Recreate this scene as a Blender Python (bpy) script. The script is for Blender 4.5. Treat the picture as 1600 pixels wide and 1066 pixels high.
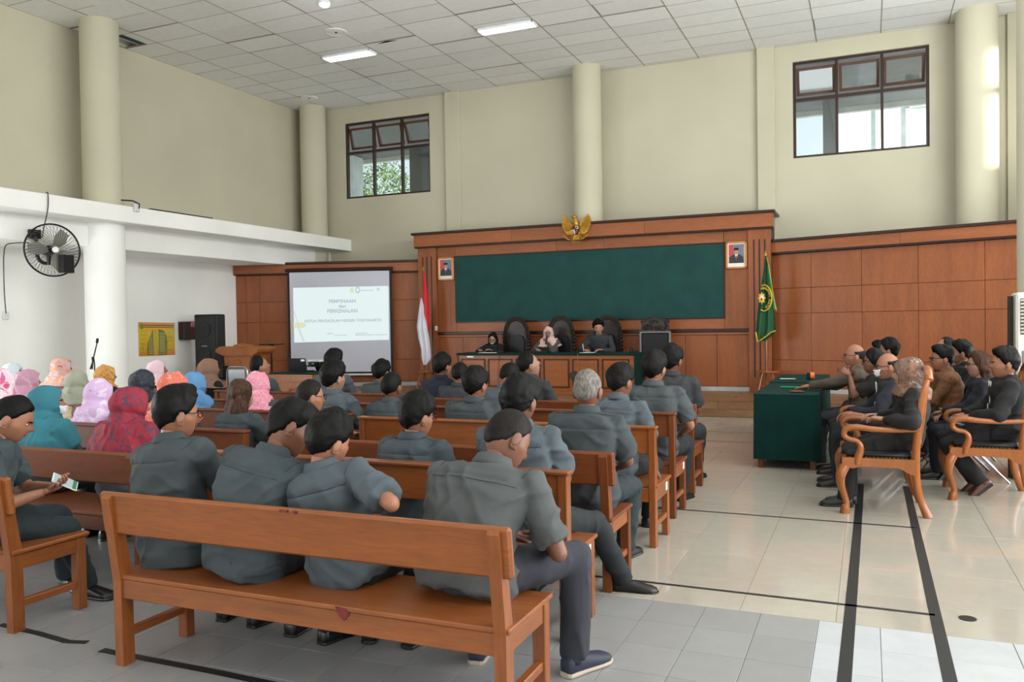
import bpy, math, random
import numpy as np
from mathutils import Vector, Matrix, Quaternion
from mathutils.bvhtree import BVHTree

for _o in list(bpy.data.objects): bpy.data.objects.remove(_o)
SC = bpy.context.scene
COL = SC.collection
random.seed(7); RNG = np.random.RandomState(7)
R = math.radians
PI = math.pi

# ------------------------------------------------------------------ camera
CAM_H = 1.65
YAW, PITCH, ROLL, FPX = 0.40558, -0.02143, -0.016134, 1295.3
def _axes():
    cy, sy = math.cos(YAW), math.sin(YAW)
    F = Vector((-sy*math.cos(PITCH), cy*math.cos(PITCH), math.sin(PITCH)))
    rt = Vector((cy, sy, 0)); up = rt.cross(F)
    rt2 = rt*math.cos(ROLL) + up*math.sin(ROLL)
    return rt2, rt2.cross(F), F
AX, AU, AF = _axes()
CP = Vector((0, 0, CAM_H))
cam = bpy.data.cameras.new('camera'); camo = bpy.data.objects.new('camera', cam); COL.objects.link(camo)
cam.sensor_fit = 'HORIZONTAL'; cam.sensor_width = 36.0; cam.lens = FPX/1600*36.0
cam.clip_start = .05; cam.clip_end = 200
_m = Matrix((AX, AU, -AF)).transposed().to_4x4(); _m.translation = CP
camo.matrix_world = _m
SC.camera = camo
def ray(x, y): return AX*((x-800)/FPX) + AU*(-(y-533)/FPX) + AF
def atZ(x, y, z=0.0):
    d = ray(x, y); return CP + d*((z-CAM_H)/d.z)
def atY(x, y, Y):
    d = ray(x, y); return CP + d*(Y/d.y)
def atX(x, y, X):
    d = ray(x, y); return CP + d*(X/d.x)
def atP(x, y, p0, n):
    d = ray(x, y); return CP + d*((p0-CP).dot(n)/d.dot(n))
def proj(P):
    v = Vector(P)-CP; w = v.dot(AF)
    return 800+FPX*v.dot(AX)/w, 533-FPX*v.dot(AU)/w, w

# ------------------------------------------------------------------ view + light
vs = SC.view_settings
vs.view_transform = 'Standard'; vs.look = 'None'; vs.exposure = 0.2; vs.gamma = 1.0; vs.use_curve_mapping = False
W = bpy.data.worlds.new('sky'); SC.world = W; W.use_nodes = True
_bg = W.node_tree.nodes['Background']; _bg.inputs[0].default_value = (.86, .93, 1.0, 1); _bg.inputs[1].default_value = 1.1
def area(name, loc, d, sx, sy, power, col=(1, 1, 1)):
    l = bpy.data.lights.new(name, 'AREA'); l.shape = 'RECTANGLE'; l.size = sx; l.size_y = sy; l.energy = power; l.color = col
    o = bpy.data.objects.new(name, l); o.location = loc; o.rotation_euler = Vector(d).to_track_quat('-Z', 'Y').to_euler(); COL.objects.link(o); return o
# lamps for unseen openings behind and right; the left one is added fill
area('daylight_rear', (-4.5, -3.8, 2.6), (0, 1, .3), 12.0, 3.0, 300, (.95, .98, 1.0))
area('daylight_right', (3.7, 6.5, 1.9), (-1, 0, .35), 13.0, 2.6, 800, (.93, .97, 1.0))
area('daylight_right_high', (3.7, 7.0, 5.2), (-1, 0, .22), 14.0, 2.2, 1000, (.95, .98, 1.0))
area('fill_left', (-13.2, 2.8, 1.7), (1, 0, .15), 7.0, 2.4, 620, (.95, .98, 1.0))  # added fill lamp inside a closed wall, brightens the left front
_s = bpy.data.lights.new('sun', 'SUN'); _s.energy = 11.0; _s.angle = R(5.0); _s.color = (1, .96, .9)
_so = bpy.data.objects.new('sun', _s); COL.objects.link(_so)
_so.rotation_euler = Vector((-.82, 0.60, -0.26)).to_track_quat('-Z', 'Y').to_euler()

# ------------------------------------------------------------------ materials
def lin(c):
    o = []
    for v in c:
        v = v/255.0; o.append(v/12.92 if v <= .04045 else ((v+.055)/1.055)**2.4)
    return (o[0], o[1], o[2], 1.0)
def _mat(name):
    m = bpy.data.materials.new(name); m.use_nodes = True
    nt = m.node_tree; b = nt.nodes['Principled BSDF']; return m, nt, b
def _coord(nt, scale=(1, 1, 1), rnd=True):
    tc = nt.nodes.new('ShaderNodeTexCoord'); mp = nt.nodes.new('ShaderNodeMapping'); mp.inputs['Scale'].default_value = scale
    if rnd:
        oi = nt.nodes.new('ShaderNodeObjectInfo'); mu = nt.nodes.new('ShaderNodeMath'); mu.operation = 'MULTIPLY'; mu.inputs[1].default_value = 37.0
        ad = nt.nodes.new('ShaderNodeVectorMath'); ad.operation = 'ADD'
        nt.links.new(oi.outputs['Random'], mu.inputs[0]); nt.links.new(mu.outputs[0], ad.inputs[1])
        nt.links.new(tc.outputs['Object'], ad.inputs[0]); nt.links.new(ad.outputs[0], mp.inputs['Vector'])
    else: nt.links.new(tc.outputs['Object'], mp.inputs['Vector'])
    return mp.outputs[0]
def _ramp(nt, fac, stops, interp='LINEAR'):
    r = nt.nodes.new('ShaderNodeValToRGB'); r.color_ramp.interpolation = interp
    e = r.color_ramp.elements
    while len(e) < len(stops): e.new(.5)
    for i, (p, c) in enumerate(stops): e[i].position = p; e[i].color = c
    nt.links.new(fac, r.inputs[0]); return r.outputs[0]
def _noise(nt, vec, scale, detail=3, rough=.5, dist=0.0):
    n = nt.nodes.new('ShaderNodeTexNoise'); n.inputs['Scale'].default_value = scale; n.inputs['Detail'].default_value = detail
    n.inputs['Roughness'].default_value = rough; n.inputs['Distortion'].default_value = dist
    nt.links.new(vec, n.inputs['Vector']); return n.outputs[0]
def _bump(nt, b, h, strength, dist):
    n = nt.nodes.new('ShaderNodeBump'); n.inputs['Strength'].default_value = strength; n.inputs['Distance'].default_value = dist
    nt.links.new(h, n.inputs['Height']); nt.links.new(n.outputs[0], b.inputs['Normal'])
def tint(c, k): return tuple(min(255, max(0, v*k)) for v in c)
def plain(name, c, rough=.6, var=.06, scale=3, bump=0.0, bscale=60, metal=0.0, spec=.5, rnd=True, sheen=0):
    m, nt, b = _mat(name)
    v = _coord(nt, rnd=rnd); f = _noise(nt, v, scale, 4)
    nt.links.new(_ramp(nt, f, [(.3, lin(tint(c, 1-var))), (.7, lin(tint(c, 1+var)))]), b.inputs['Base Color'])
    b.inputs['Roughness'].default_value = rough; b.inputs['Metallic'].default_value = metal
    b.inputs['Specular IOR Level'].default_value = spec
    if sheen: b.inputs['Sheen Weight'].default_value = sheen
    if bump: _bump(nt, b, _noise(nt, v, bscale, 3), bump, .004)
    return m
def wood(name, c, dark=.72, axis='X', scale=6, rough=.3, contrast=.5, fine=1.0, coat=0.0):
    m, nt, b = _mat(name)
    s = {'X': (.12, 1, 1), 'Y': (1, .12, 1), 'Z': (1, 1, .12)}[axis]
    v = _coord(nt, s)
    f = _noise(nt, v, scale, 6, .62, .6)
    col = _ramp(nt, f, [(.5-contrast*.45, lin(tint(c, dark))), (.5, lin(c)), (.5+contrast*.45, lin(tint(c, 1.15)))])
    g = _noise(nt, v, scale*14*fine, 4, .6)
    mx = nt.nodes.new('ShaderNodeMixRGB'); mx.blend_type = 'MULTIPLY'; mx.inputs[0].default_value = .5
    nt.links.new(col, mx.inputs[1]); nt.links.new(_ramp(nt, g, [(.35, (.62, .6, .58, 1)), (.6, (1, 1, 1, 1))]), mx.inputs[2])
    nt.links.new(mx.outputs[0], b.inputs['Base Color']); b.inputs['Roughness'].default_value = rough
    if coat: b.inputs['Coat Weight'].default_value = coat; b.inputs['Coat Roughness'].default_value = .12
    b.inputs['Specular IOR Level'].default_value = .35
    _bump(nt, b, g, .08, .002)
    return m
def pattern(name, base, cols, scale=18, rough=.75, kind='noise'):
    """printed cloth: blotches of several colours over a base"""
    m, nt, b = _mat(name); v = _coord(nt)
    prev = None
    rgb = nt.nodes.new('ShaderNodeRGB'); rgb.outputs[0].default_value = lin(base); prev = rgb.outputs[0]
    for i, (c, amt) in enumerate(cols):
        mp = nt.nodes.new('ShaderNodeVectorMath'); mp.operation = 'ADD'; mp.inputs[1].default_value = (i*7.3, i*3.1, i*5.7)
        nt.links.new(v, mp.inputs[0])
        if kind == 'dots':
            n = nt.nodes.new('ShaderNodeTexVoronoi'); n.inputs['Scale'].default_value = scale*2.2; nt.links.new(mp.outputs[0], n.inputs['Vector'])
            f = _ramp(nt, n.outputs['Distance'], [(amt*.5, (1, 1, 1, 1)), (amt*.5+.06, (0, 0, 0, 1))])
        else:
            f = _ramp(nt, _noise(nt, mp.outputs[0], scale*(1+.35*i), 3, .6, 1.2), [(1-amt-.02, (0, 0, 0, 1)), (1-amt+.03, (1, 1, 1, 1))])
        mx = nt.nodes.new('ShaderNodeMixRGB'); nt.links.new(f, mx.inputs[0]); nt.links.new(prev, mx.inputs[1]); mx.inputs[2].default_value = lin(c)
        prev = mx.outputs[0]
    nt.links.new(prev, b.inputs['Base Color']); b.inputs['Roughness'].default_value = rough
    _bump(nt, b, _noise(nt, v, 90, 2), .15, .003)
    return m
def emit(name, c, s):
    m, nt, b = _mat(name); b.inputs['Base Color'].default_value = (.02, .02, .02, 1)
    b.inputs['Emission Color'].default_value = lin(c); b.inputs['Emission Strength'].default_value = s; return m
def tilemat(name, c, rough, var, coat=0, bump=0.02, spec=.5):
    m, nt, b = _mat(name)
    oi = nt.nodes.new('ShaderNodeObjectInfo')
    col = _ramp(nt, oi.outputs['Random'], [(0, lin(tint(c, 1-var))), (1, lin(tint(c, 1+var)))])
    v = _coord(nt); f = _noise(nt, v, 9, 5, .6)
    mx = nt.nodes.new('ShaderNodeMixRGB'); mx.blend_type = 'MULTIPLY'; mx.inputs[0].default_value = 1
    nt.links.new(col, mx.inputs[1]); nt.links.new(_ramp(nt, f, [(.3, (.93, .93, .93, 1)), (.7, (1, 1, 1, 1))]), mx.inputs[2])
    nt.links.new(mx.outputs[0], b.inputs['Base Color']); b.inputs['Roughness'].default_value = rough
    b.inputs['Specular IOR Level'].default_value = spec
    if bump: _bump(nt, b, _noise(nt, v, 5, 2), bump, .01)
    return m
M = {}
M['cream'] = plain('cream_paint', (196, 191, 168), .75, .03, .6, .12, 14, rnd=False)
M['white'] = plain('offwhite_paint', (246, 246, 242), .7, .025, .7, .12, 14, rnd=False)
M['ceil'] = tilemat('ceiling_board', (232, 232, 229), .85, .02)
M['grid'] = plain('ceiling_grid', (150, 140, 122), .7)
M['dark'] = plain('dark_void', (14, 13, 12), .9)
M['panel'] = wood('teak_laminate', (148, 84, 46), .8, 'Z', 5, .38, .9, 1.2)
M['panelh'] = wood('teak_laminate_flat', (154, 90, 52), .8, 'X', 4, .38, .9, 1.2)
M['seam'] = plain('panel_groove', (58, 30, 20), .6)
M['darktrim'] = wood('dark_stained_trim', (52, 28, 22), .7, 'X', 5, .35)
M['bench'] = wood('varnished_teak', (142, 80, 38), .66, 'X', 5, .3, .9, 1.0, .25)
M['benchy'] = wood('varnished_teak_side', (142, 80, 38), .66, 'Y', 5, .3, .9, 1.0, .25)
M['benchz'] = wood('varnished_teak_post', (138, 78, 38), .66, 'Z', 5, .3, .9, 1.0, .25)
M['bench2'] = wood('dark_varnished_teak', (112, 58, 26), .66, 'X', 5, .5, .9, 1.0, 0)
M['bench2z'] = wood('dark_varnished_teak_post', (114, 60, 28), .66, 'Z', 5, .42, .9, 1.0, 0)
M['chairwood'] = wood('honey_teak', (150, 86, 38), .72, 'Z', 6, .28, .8, 1.0, .35)
M['deskwood'] = wood('desk_teak', (150, 84, 36), .7, 'X', 5, .3, .9, 1.0, .3)
M['carved'] = plain('carved_dark_wood', (34, 22, 17), .38, .25, 14, .9, 55)
M['leather'] = plain('black_leather', (13, 14, 17), .45, .1, 5, .3, 90, spec=.35)
M['board'] = plain('green_felt', (24, 66, 62), .95, .07, 3, .3, 220, rnd=False)
M['green'] = plain('green_tablecloth', (5, 44, 40), .9, .08, 4, .2, 150, spec=.2)
M['greent'] = M['green']
M['tileg'] = tilemat('grey_ceramic_tile', (142, 142, 142), .3, .025)
M['tilew'] = tilemat('white_ceramic_tile', (184, 187, 190), .22, .02)
M['tilep'] = tilemat('polished_cream_tile', (172, 165, 152), .09, .02, bump=.012, spec=.7)
M['grout'] = plain('grout', (84, 80, 76), .8)
M['floorb'] = plain('cream_floor', (186, 176, 160), .14, .03)
M['tape'] = plain('black_floor_tape', (20, 20, 22), .55)
M['stage'] = wood('stage_laminate', (136, 100, 72), .78, 'X', 4, .35)
M['skirt'] = plain('marble_skirting', (176, 174, 172), .3, .08, 6)
M['black'] = plain('black_plastic', (14, 14, 16), .5, spec=.35)
M['blackm'] = plain('black_metal', (24, 24, 26), .35, metal=.3)
M['chrome'] = plain('chrome', (150, 150, 155), .28, .02, metal=1.0)
M['pewter'] = plain('pewter', (112, 112, 112), .5, .05)
M['gold'] = plain('gilded', (178, 132, 44), .35, .2, 20, .3, 60, metal=.55)
M['whitep'] = plain('white_plastic', (222, 222, 220), .4)
M['paper'] = plain('white_paper', (228, 228, 226), .8)
M['framewood'] = plain('dark_window_frame', (48, 26, 18), .45, .12)
M['sashwood'] = plain('brown_sash', (84, 50, 30), .45, .12)
M['screen'] = plain('screen_fabric', (198, 200, 212), .85, .01)
M['slide'] = emit('projected_slide', (232, 246, 246), .80)
M['slidetext'] = emit('slide_text', (186, 200, 204), .78)
M['slidegreen'] = emit('slide_green', (206, 238, 196), .80)
M['slideyel'] = emit('slide_yellow', (228, 230, 190), .80)
M['tube'] = emit('fluorescent_tube', (255, 255, 255), 14.0)
M['troffer'] = plain('troffer_white', (235, 238, 240), .3)
g, nt, b = _mat('window_glass'); b.inputs['Base Color'].default_value = (1, 1, 1, 1)
for n_ in list(nt.nodes):
    if n_.type == 'BSDF_PRINCIPLED': nt.nodes.remove(n_)
_tr = nt.nodes.new('ShaderNodeBsdfTransparent'); _gl = nt.nodes.new('ShaderNodeBsdfGlossy'); _gl.inputs['Roughness'].default_value = .03
_tr.inputs[0].default_value = (.86, .92, .92, 1)
_mx = nt.nodes.new('ShaderNodeMixShader'); _mx.inputs[0].default_value = .1
nt.links.new(_tr.outputs[0], _mx.inputs[1]); nt.links.new(_gl.outputs[0], _mx.inputs[2]); nt.links.new(_mx.outputs[0], nt.nodes['Material Output'].inputs[0])
M['glass'] = g
M['glassd'] = plain('frosted_sash_pane', (120, 130, 132), .2, .1)

# ------------------------------------------------------------------ mesh helpers
def link(name, me, mat=None, parent=None, smooth=False):
    o = bpy.data.objects.new(name, me); COL.objects.link(o)
    if mat is not None and not me.materials: me.materials.append(mat)
    if smooth: me.polygons.foreach_set('use_smooth', [True]*len(me.polygons))
    if parent is not None: o.parent = parent
    return o
def empty(name, loc=(0, 0, 0), rz=0.0, parent=None):
    o = bpy.data.objects.new(name, None); COL.objects.link(o); o.location = loc; o.rotation_euler = (0, 0, rz); o.empty_display_size = .1
    if parent is not None: o.parent = parent
    return o
def tag(o, label, cat, group=None):
    o['label'] = label; o['category'] = cat
    if group: o['group'] = group
    return o
def struct(o): o['kind'] = 'structure'; return o
def copy_tree(o, parent=None):
    c = o.copy(); COL.objects.link(c); c.parent = parent
    for ch in o.children: copy_tree(ch, c)
    return c
_CH = None
def _chtemplate():
    V = []; idx = {}
    for sx in (-1, 1):
        for sy in (-1, 1):
            for sz in (-1, 1):
                for a in range(3):
                    idx[(sx, sy, sz, a)] = len(V); V.append((sx, sy, sz, a))
    F = []
    for a in range(3):
        for s in (-1, 1):
            q = []
            for u, v in ((-1, -1), (1, -1), (1, 1), (-1, 1)):
                k = [0, 0, 0]; k[a] = s; k[(a+1) % 3] = u; k[(a+2) % 3] = v
                q.append(idx[(k[0], k[1], k[2], a)])
            F.append(q if s > 0 else q[::-1])
    for a in range(3):
        b_, c_ = (a+1) % 3, (a+2) % 3
        for s in (-1, 1):
            for t in (-1, 1):
                q = []
                for e, w in ((-1, b_), (1, b_), (1, c_), (-1, c_)):
                    k = [0, 0, 0]; k[a] = e; k[b_] = s; k[c_] = t
                    q.append(idx[(k[0], k[1], k[2], w)])
                F.append(q if s*t < 0 else q[::-1])
    for sx in (-1, 1):
        for sy in (-1, 1):
            for sz in (-1, 1):
                q = [idx[(sx, sy, sz, 0)], idx[(sx, sy, sz, 1)], idx[(sx, sy, sz, 2)]]
                F.append(q if sx*sy*sz > 0 else q[::-1])
    return V, F
_CHV, _CHF = _chtemplate()
class MB:
    def __init__(s): s.V = []; s.F = []
    def add(s, V, F):
        n = len(s.V); s.V += [tuple(v) for v in V]; s.F += [tuple(i+n for i in f) for f in F]; return s
    def box(s, x0, x1, y0, y1, z0, z1, c=0.0, rot=None, piv=None):
        cx, cy, cz = (x0+x1)/2, (y0+y1)/2, (z0+z1)/2; hx, hy, hz = abs(x1-x0)/2, abs(y1-y0)/2, abs(z1-z0)/2
        if c <= 0:
            V = [(cx+a*hx, cy+b_*hy, cz+d*hz) for a in (-1, 1) for b_ in (-1, 1) for d in (-1, 1)]
            F = [(0, 1, 3, 2), (4, 6, 7, 5), (0, 4, 5, 1), (2, 3, 7, 6), (0, 2, 6, 4), (1, 5, 7, 3)]
        else:
            c = min(c, hx*.9, hy*.9, hz*.9); V = []
            for (sx, sy, sz, a) in _CHV:
                e = [c, c, c]; e[a] = 0
                V.append((cx+sx*(hx-e[0]), cy+sy*(hy-e[1]), cz+sz*(hz-e[2])))
            F = _CHF
        if rot is not None:
            p = Vector(piv) if piv is not None else Vector((cx, cy, cz))
            V = [p + rot @ (Vector(v)-p) for v in V]
        return s.add(V, F)
    def prism(s, pts, axis, a0, a1):
        n = len(pts)
        def mk(p, a):
            if axis == 'x': return (a, p[0], p[1])
            if axis == 'y': return (p[0], a, p[1])
            return (p[0], p[1], a)
        V = [mk(p, a0) for p in pts]+[mk(p, a1) for p in pts]
        F = [tuple(range(n))[::-1], tuple(range(n, 2*n))]+[(i, (i+1) % n, n+(i+1) % n, n+i) for i in range(n)]
        return s.add(V, F)
    def tube(s, path, rad, n=8, flat=None, cap=True):
        P = [Vector(p) for p in path]; m = len(P)
        if not hasattr(rad, '__len__'): rad = [rad]*m
        if flat is None: flat = 1.0
        V = []; F = []
        t0 = (P[1]-P[0]).normalized(); up = Vector((0, 0, 1)) if abs(t0.z) < .9 else Vector((1, 0, 0))
        u = t0.cross(up).normalized()
        for i in range(m):
            t = (P[min(i+1, m-1)]-P[max(i-1, 0)]).normalized()
            u = (u - t*u.dot(t)).normalized(); w = t.cross(u)
            for k in range(n):
                a = 2*PI*k/n; V.append(P[i]+u*math.cos(a)*rad[i]+w*math.sin(a)*rad[i]*flat)
        for i in range(m-1):
            for k in range(n):
                F.append((i*n+k, i*n+(k+1) % n, (i+1)*n+(k+1) % n, (i+1)*n+k))
        if cap: F.append(tuple(range(n))[::-1]); F.append(tuple((m-1)*n+k for k in range(n)))
        return s.add(V, F)
    def lathe(s, prof, n=16, c=(0, 0, 0)):
        V = []; F = []; m = len(prof)
        for r_, z in prof:
            for k in range(n): a = 2*PI*k/n; V.append((c[0]+r_*math.cos(a), c[1]+r_*math.sin(a), c[2]+z))
        for i in range(m-1):
            for k in range(n): F.append((i*n+k, i*n+(k+1) % n, (i+1)*n+(k+1) % n, (i+1)*n+k))
        F.append(tuple(range(n))[::-1]); F.append(tuple((m-1)*n+k for k in range(n)))
        return s.add(V, F)
    def ell(s, c, r_, n=10, m=6, rot=None):
        V = []; F = []
        c = Vector(c)
        for i in range(m+1):
            t = PI*i/m
            if i in (0, m):
                v = Vector((0, 0, r_[2]*math.cos(t))); V.append(c+(rot @ v if rot else v)); continue
            for k in range(n):
                a = 2*PI*k/n; v = Vector((r_[0]*math.sin(t)*math.cos(a), r_[1]*math.sin(t)*math.sin(a), r_[2]*math.cos(t)))
                V.append(c+(rot @ v if rot else v))
        for k in range(n): F.append((0, 1+k, 1+(k+1) % n))
        for i in range(1, m-1):
            b0 = 1+(i-1)*n; b1 = b0+n
            for k in range(n): F.append((b0+k, b1+k, b1+(k+1) % n, b0+(k+1) % n))
        b0 = 1+(m-2)*n; L = len(V)-1
        for k in range(n): F.append((b0+(k+1) % n, b0+k, L))
        return s.add(V, F)
    def loft(s, rings, n=20):
        """rings: (center, xdir, ydir, rx, ry, exponent)"""
        V = []; F = []; m = len(rings)
        for c, ux, uy, rx, ry, ex in rings:
            c = Vector(c); ux = Vector(ux); uy = Vector(uy)
            for k in range(n):
                a = 2*PI*k/n; ca, sa = math.cos(a), math.sin(a)
                x = math.copysign(abs(ca)**(2/ex), ca)*rx; y = math.copysign(abs(sa)**(2/ex), sa)*ry
                V.append(c+ux*x+uy*y)
        for i in range(m-1):
            for k in range(n): F.append((i*n+k, i*n+(k+1) % n, (i+1)*n+(k+1) % n, (i+1)*n+k))
        F.append(tuple(range(n))[::-1]); F.append(tuple((m-1)*n+k for k in range(n)))
        return s.add(V, F)
    def mesh(s, name):
        me = bpy.data.meshes.new(name); me.from_pydata([tuple(v) for v in s.V], [], s.F); me.update(); return me
    def build(s, name, mat, parent=None, smooth=False, label=None):
        o = link(name, s.mesh(name), mat, parent, smooth)
        if label: o['label'] = label
        return o
def box(name, mat, x0, x1, y0, y1, z0, z1, c=0.0, parent=None): return MB().box(x0, x1, y0, y1, z0, z1, c).build(name, mat, parent)
def autosmooth(o, deg=40):
    me = o.data; me.polygons.foreach_set('use_smooth', [True]*len(me.polygons))
    try: me.set_sharp_from_angle(angle=R(deg))
    except Exception: pass
    return o
def arc(cx, cy, r_, a0, a1, n):
    return [(cx+r_*math.cos(R(a0+(a1-a0)*i/n)), cy+r_*math.sin(R(a0+(a1-a0)*i/n))) for i in range(n+1)]
def catmull(P, k=5):
    P = [Vector(p) for p in P]; out = []
    for i in range(len(P)-1):
        p0 = P[max(i-1, 0)]; p1 = P[i]; p2 = P[i+1]; p3 = P[min(i+2, len(P)-1)]
        for j in range(k):
            t = j/k
            out.append(.5*((2*p1)+(p2-p0)*t+(2*p0-5*p1+4*p2-p3)*t*t+(3*p1-p0-3*p2+p3)*t**3))
    out.append(P[-1]); return out

def text_obj(name, body, mat, parent, size=1.0, extrude=0.0, offset=0.0):
    fo = bpy.data.curves.new(name, 'FONT'); fo.body = body; fo.size = size; fo.align_x = 'CENTER'; fo.align_y = 'CENTER'; fo.extrude = extrude; fo.offset = offset
    t_ = bpy.data.objects.new(name, fo); COL.objects.link(t_); bpy.context.view_layer.update()
    me = bpy.data.meshes.new_from_object(t_.evaluated_get(bpy.context.evaluated_depsgraph_get())); bpy.data.objects.remove(t_); bpy.data.curves.remove(fo)
    me.materials.clear(); return link(name, me, mat, parent)
# ================================================================== STRUCTURE
CEIL = 6.93
WY = 17.0
# ---- floor: base slab, then every tile in view as its own piece
floor = struct(box('floor', M['floorb'], -13.5, 4.0, -4.0, 17.2, -.2, -.006))
fgrout = MB().box(-13.5, 4, -4, 17.0, -.0058, -.0025).build('grout_bed', M['grout'], floor)
def chtile(name, w, d, mat, t=.006, c=.0012):
    return MB().box(-w/2, w/2, -d/2, d/2, -t, 0, c).mesh(name)
tm_g = chtile('tile', .305-.003, .337-.003, None); tm_g.materials.append(M['tileg'])
tm_w = tm_g.copy(); tm_w.materials.clear(); tm_w.materials.append(M['tilew'])
tm_p = chtile('tile', .51-.002, .56-.002, None); tm_p.materials.append(M['tilep'])
def inview(x, y, z, mg=60):
    v = Vector((x, y, z))-CP
    if v.dot(AF) < .3: return False
    px, py, _ = proj((x, y, z)); return -mg < px < 1600+mg and -mg < py < 1066+mg
cand = []; rest = []
for i in range(-36, 12):
    for j in range(0, 20):
        x0 = -1.17+.305*i; y1 = 4.783-.337*j; cx = x0+.1525; cy = y1-.1685
        if cy < -3.9 or cx > 3.9 or cx < -13.3: continue
        if inview(cx, cy, 0, 110): cand.append((proj((cx, cy, 0))[2], cx, cy))
        else: rest.append((cx, cy))
cand.sort(); near = cand[:290]; rest += [(c[1], c[2]) for c in cand[290:]]
for d_, cx, cy in near:
    o = link('tile', tm_w if cx > -.25 else tm_g, None, floor); o.location = (cx, cy, random.uniform(-.0005, .0002))
mbr = MB(); mbw = MB()
for cx, cy in rest: (mbw if cx > -.25 else mbr).box(cx-.151, cx+.151, cy-.167, cy+.167, -.006, 0)
o = mbr.build('grey_tile_field', M['tileg'], floor); o['kind'] = 'stuff'
o = mbw.build('white_tile_field', M['tilew'], floor); o['kind'] = 'stuff'
cand = []; rest = []
for i in range(-25, 10):
    for j in range(0, 22):
        cx = -.68+.51*i+.255; cy = 4.786+.56*j+.28
        if cy > 16.8 or cx > 3.9 or cx < -13.2: continue
        px, py, _ = proj((cx, cy, 0))
        if inview(cx, cy, 0, 60): cand.append((-(px > 850)*100+_, cx, cy))
        else: rest.append((cx, cy))
cand.sort()
for d_, cx, cy in cand[:260]:
    o = link('tile', tm_p, None, floor); o.location = (cx, cy, random.uniform(-.0004, .0002))
mbr = MB()
for c_ in rest+[(c[1], c[2]) for c in cand[260:]]: mbr.box(c_[0]-.254, c_[0]+.254, c_[1]-.279, c_[1]+.279, -.006, 0)
o = mbr.build('polished_tile_field', M['tilep'], floor); o['kind'] = 'stuff'
# black tape lines stuck on the floor
def strip(name, pts, w, label=None, z=.001):
    m_ = MB()
    for (a, b_) in zip(pts[:-1], pts[1:]):
        a = Vector(a); b_ = Vector(b_); d = (b_-a).normalized(); n = Vector((-d.y, d.x))*w/2
        m_.prism([(a+n)[:], (b_+n)[:], (b_-n)[:], (a-n)[:]], 'z', 0.0, z)
    o = m_.build(name, M['tape']); 
    if label: tag(o, label, 'floor tape')
    return o
strip('floor_tape', [(-.075, 8.9), (-.085, 7.0), (-.10, 5.0), (-.13, 1.6)], .062, 'wide black tape line running from the green table side straight towards the viewer')
strip('floor_tape', [(.335, 8.9), (.333, 7.0), (.333, 5.0), (.33, 1.6)], .062, 'wide black tape line right of the other one, passing under the nearest carved armchair')
strip('floor_tape', [(-4.0, 5.13), (-1.2, 5.11), (.33, 5.09)], .034, 'narrow black tape crossing the aisle just beyond the grey tiles')
strip('floor_tape', [(-4.0, 7.22), (-1.4, 7.19), (.33, 7.16)], .034, 'narrow black tape crossing the aisle in front of the nearest carved armchair')
strip('floor_tape', [(-4.0, 11.42), (-1.3, 11.40)], .03, 'thin black tape crossing the aisle before the green covered table')
strip('floor_tape', [(-4.0, 12.45), (-1.3, 12.40)], .025, 'thin dark tape across the aisle nearest the stage step')
p_ = [atZ(*q) for q in ((0, 976), (60, 990), (105, 1003), (137, 1004))]
strip('floor_tape', [(q.x, q.y) for q in p_], .045, 'torn black tape strip on grey tiles below the phone user bench')
p_ = [atZ(*q) for q in ((158, 1016), (230, 1030), (330, 1049), (440, 1072))]
strip('floor_tape', [(q.x, q.y) for q in p_], .05, 'black tape strip on grey tiles under the nearest long bench')
dr = tag(MB().lathe([(.045, 0), (.045, .003), (.03, .004)], 14).build('floor_drain', M['blackm']), 'small round dark floor drain cap on cream tiles right of the tape lines', 'drain')
dr.location = atZ(1512, 967)

# ---- walls
def wall_with_holes(name, mat, axis, p, t, a0, a1, z0, z1, holes):
    """slab wall with rectangular holes; axis 'y' = wall plane at y=p running in x"""
    m_ = MB(); cuts = sorted(holes); cur = a0
    def bx(u0, u1, v0, v1):
        if u1-u0 < 1e-4 or v1-v0 < 1e-4: return
        if axis == 'y': m_.box(u0, u1, p, p+t, v0, v1)
        else: m_.box(p, p+t, u0, u1, v0, v1)
    for h0, h1, v0, v1 in cuts:
        bx(cur, h0, z0, z1); bx(h0, h1, z0, v0); bx(h0, h1, v1, z1); cur = h1
    bx(cur, a1, z0, z1)
    return struct(m_.build(name, mat))
W1 = (-11.635, -9.295, 4.73, 6.55); W2 = (-1.305, 1.06, 4.755, 6.61)
wall_with_holes('wall_back', M['cream'], 'y', WY, .2, -13.5, 4.0, 0, 7.1, [W1, W2])
wall_with_holes('wall_right', M['cream'], 'x', 3.8, .2, -4, WY+.2, 0, 7.1, [(14.68, 15.4, 4.75, 6.85)])
struct(box('wall_left_upper', M['cream'], -13.1, -12.8, -4, WY, 3.7, 7.1))
struct(box('wall_left', M['white'], -13.6, -13.3, -4, WY, 0, 3.5))
wall_with_holes('wall_front', M['white'], 'y', -4.2, .2, -13.6, 4.0, 0, 7.1, [])
# canopy slab and beam along the left wall
struct(box('canopy_slab', M['white'], -13.3, -11.5, -4, WY, 3.46, 3.74, .01))
struct(box('beam', M['white'], -13.3, -12.1, -4, WY, 3.06, 3.47, .01))
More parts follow.
